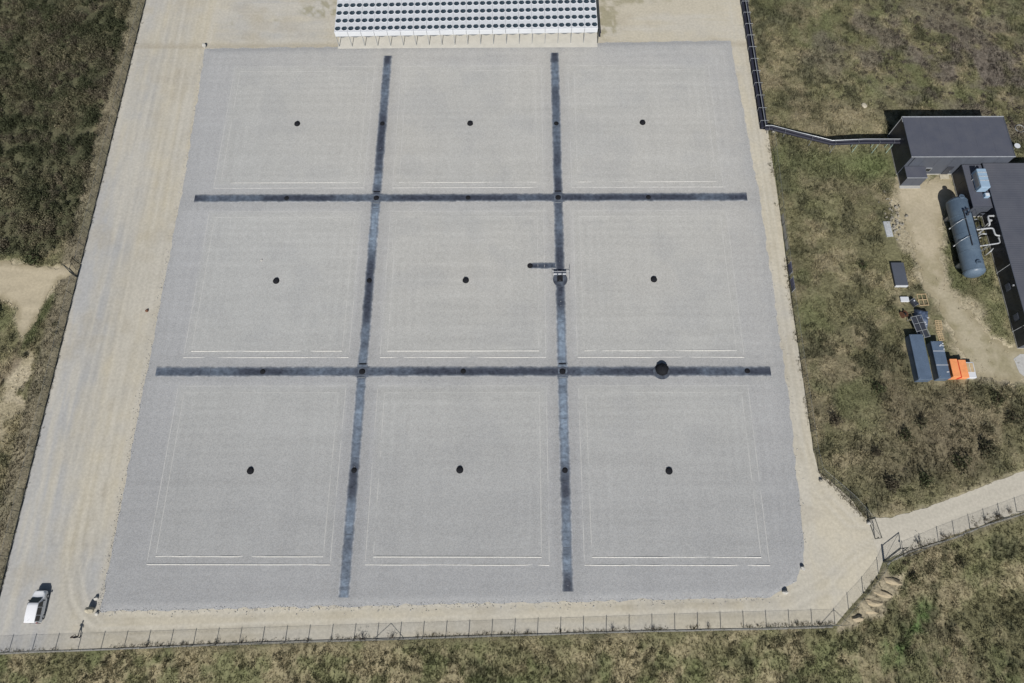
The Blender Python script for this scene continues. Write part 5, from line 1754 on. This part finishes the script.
# scattered low heather and bramble on the right and on the front slope
nS = 3000
px, py = rs.uniform(51, 106, nS), rs.uniform(-60, 62, nS)
fx = rs.uniform(-64, 66, 700)
px = np.concatenate([px, fx, rs.uniform(-90, -63, 260)])
py = np.concatenate([py, rs.uniform(-59.5, -51, 700), rs.uniform(-56, -3, 260)])
k = (poly_sd(px, py, FENCE) < -.9) & (poly_sd(px, py, ROAD) < -1.0) & (poly_sd(px, py, YARD) < -1.2) & (poly_sd(px, py, PATH) < -.8)
for (a0, a1, b0, b1) in HOUSES:
    k &= ~((px > a0 - 1.2) & (px < a1 + 1.2) & (py > b0 - 1.2) & (py < b1 + 1.2))
k &= ~((px > 66) & (px < 84) & (py > -17.8) & (py < 19))
k &= ~((px > 58) & (px < 72) & (py > 19) & (py < 32))
k &= rs.uniform(size=len(px)) < sstep(.40, .62, fbm(px, py, 5, 81, 3)) + .8 * blob(px, py, 84, 46, 16, 14)
px, py = px[k], py[k]
cc, ss = veg_color(px, py)
k = ss < .3
px, py, cc = px[k], py[k], cc[k]
dkc = np.array((.078, .080, .045))
cc = cc * .45 + dkc * .55
cc = cc + (np.array((.105, .088, .078)) - cc) * np.clip(blob(px, py, 84, 46, 16, 14) + blob(px, py, 98, 34, 12, 14), 0, .8)[:, None]
rad = rs.uniform(.25, .65, len(px))
V_, F, C_ = shrub_leaves(rs, px, py, ground_z(px, py), rad, rad * rs.uniform(.4, 1.0, len(px)), 60, .095, cc)
ht_ = link('heather', np_mesh('heather', V_, F, C_), M_leaf)
tag(ht_, 'low dark heather and bramble dotted over the rough grassland', None, None, 'stuff')

# single bushes one can tell apart
bush_me = []
for k in range(5):
    r2 = np.random.RandomState(200 + k)
    one = np.zeros(1)
    tints = [(.075, .080, .042), (.085, .084, .050), (.095, .082, .058), (.070, .082, .040), (.105, .088, .064)]
    V_, F, C_ = shrub_leaves(r2, one, one, one + .15, one + 1.05, one + .9, 300, .12, np.array([tints[k]]))
    me = np_mesh('foliage', V_, F, C_)
    me.materials.append(M_leaf)
    st_ = MB()
    for q in range(9):
        a = r2.uniform(0, 6.28)
        e = (math.cos(a) * r2.uniform(.3, .8), math.sin(a) * r2.uniform(.3, .8), r2.uniform(.6, 1.05))
        st_.tube([(0, 0, -.1), (e[0] * .35, e[1] * .35, e[2] * .5), e], [.04, .028, .010], 5)
    sm = st_.mesh('stems')
    sm.materials.append(M_bark)
    bush_me.append((me, sm))


thin_me = []
for k in range(4):
    r2 = np.random.RandomState(300 + k)
    one = np.zeros(1)
    V_, F, C_ = shrub_leaves(r2, one, one, one + .05, one + 1.15, one + .95, 110, .085, np.array([[(.085, .075, .055), (.10, .085, .062), (.075, .078, .045), (.09, .07, .058)][k]]))
    me = np_mesh('foliage', V_, F, C_)
    me.materials.append(M_leaf)
    thin_me.append((me, bush_me[k][1]))


def bush(x_, y_, r_, h_, k, label, group):
    z_ = float(ground_z(np.array([x_]), np.array([y_]))[0])
    root = empty('bush', (x_, y_, max(z_, -6)), random.uniform(0, 6), label, 'bush', group)
    root.scale = (r_, r_, h_)
    src = thin_me[k % 4] if 'fence' in group else bush_me[k]
    link('foliage', src[0], None, root)
    link('stems', src[1], None, root)


def at_front(x_):
    return -54.0 + (x_ + 61.9) * slf


fb = [(-40.6, .45, .8), (-36.0, .35, .6), (-31.5, .5, .7), (-28.2, .35, .55), (-12.2, .75, 1.05), (-8.3, .6, .8), (-5.0, .35, .5), (9.6, .35, .6), (20.8, .4, 1.1), (26.2, .35, .6), (33.5, .4, .9), (45.2, .45, .7), (48.2, .4, .6)]
ORD2 = ['first', 'second', 'third', 'fourth', 'fifth', 'sixth', 'seventh', 'eighth', 'ninth', 'tenth', 'eleventh', 'twelfth', 'last']
for k, (x_, r_, h_) in enumerate(fb):
    bush(x_, at_front(x_) + .25, r_, h_, (k * 2) % 5, f'{ORD2[k]} low dark bush along the front fence, counted from the left', 'bushes along the front fence')
rb_ = [(63.3, -40.0, .7, 1.2, 'bush at the front fence of the access road nearest the gate'), (66.9, -39.0, .45, .7, 'small bush on the access road fence beyond the first'), (73.2, -36.8, .5, .9, 'bush on the access road fence, middle of the run'),
       (75.0, -36.3, .6, 1.0, 'bush on the access road fence close to the right edge'), (76.8, -35.7, .55, .8, 'bush on the access road fence at the right edge of view')]
for k, (x_, y_, r_, h_, lb) in enumerate(rb_):
    bush(x_, y_, r_, h_, (k + 2) % 5, lb, 'bushes along the access road fence')
dk_b = [(71.4, -29.0, 1.3, 1.6, 'large dark bush above the access road, left of a pair'), (75.6, -27.2, 1.3, 1.6, 'large dark bush above the access road, right of a pair'),
        (61.0, -32.2, 1.1, 1.4, 'dark bush nearest the upper gate leaf above the road'), (65.9, -31.4, 1.0, 1.3, 'dark bush halfway along the bank above the road'),
        (64.3, -25.2, 1.0, 1.3, 'dark bush in the heath left of the dead bracken'), (66.9, -23.3, .9, 1.2, 'dark bush at the left rim of the dead bracken'),
        (54.6, -22.8, 1.0, 1.1, 'low dark bush close to the right boundary fence'), (61.6, -18.0, 1.0, 1.2, 'dark bush in front of the long plain container'),
        (78.9, -19.6, 1.1, 1.3, 'dark bush in front of the sandy yard at right'), (80.3, -22.6, 1.0, 1.2, 'dark bush at the right edge above the road'),
        (59.6, -27.5, .8, 1.0, 'small dark bush between right fence and road bank'), (63.0, 2.4, .8, .9, 'small dark bush in the heath left of the dark lidded box'),
        (62.0, -44.6, .7, 1.3, 'upright dark bush on the slope below the gate'), (68.9, -42.4, .9, 1.0, 'dark bush on the slope below the access road'),
        (60.9, -42.6, .35, .6, 'tiny dark bush by the kerb under the lower gate leaf'), (-69.6, 3.9, 1.3, 1.5, 'rounded dark bush overhanging the dirt path'),
        (-73.6, -5.6, 1.3, 1.2, 'dark bush on the near side of the dirt path'), (-66.9, -12.6, .5, .8, 'small bush beside the muddy ditch at left')]
for k, (x_, y_, r_, h_, lb) in enumerate(dk_b):
    bush(x_, y_, r_, h_, k % 4, lb, 'single bushes in the grassland')
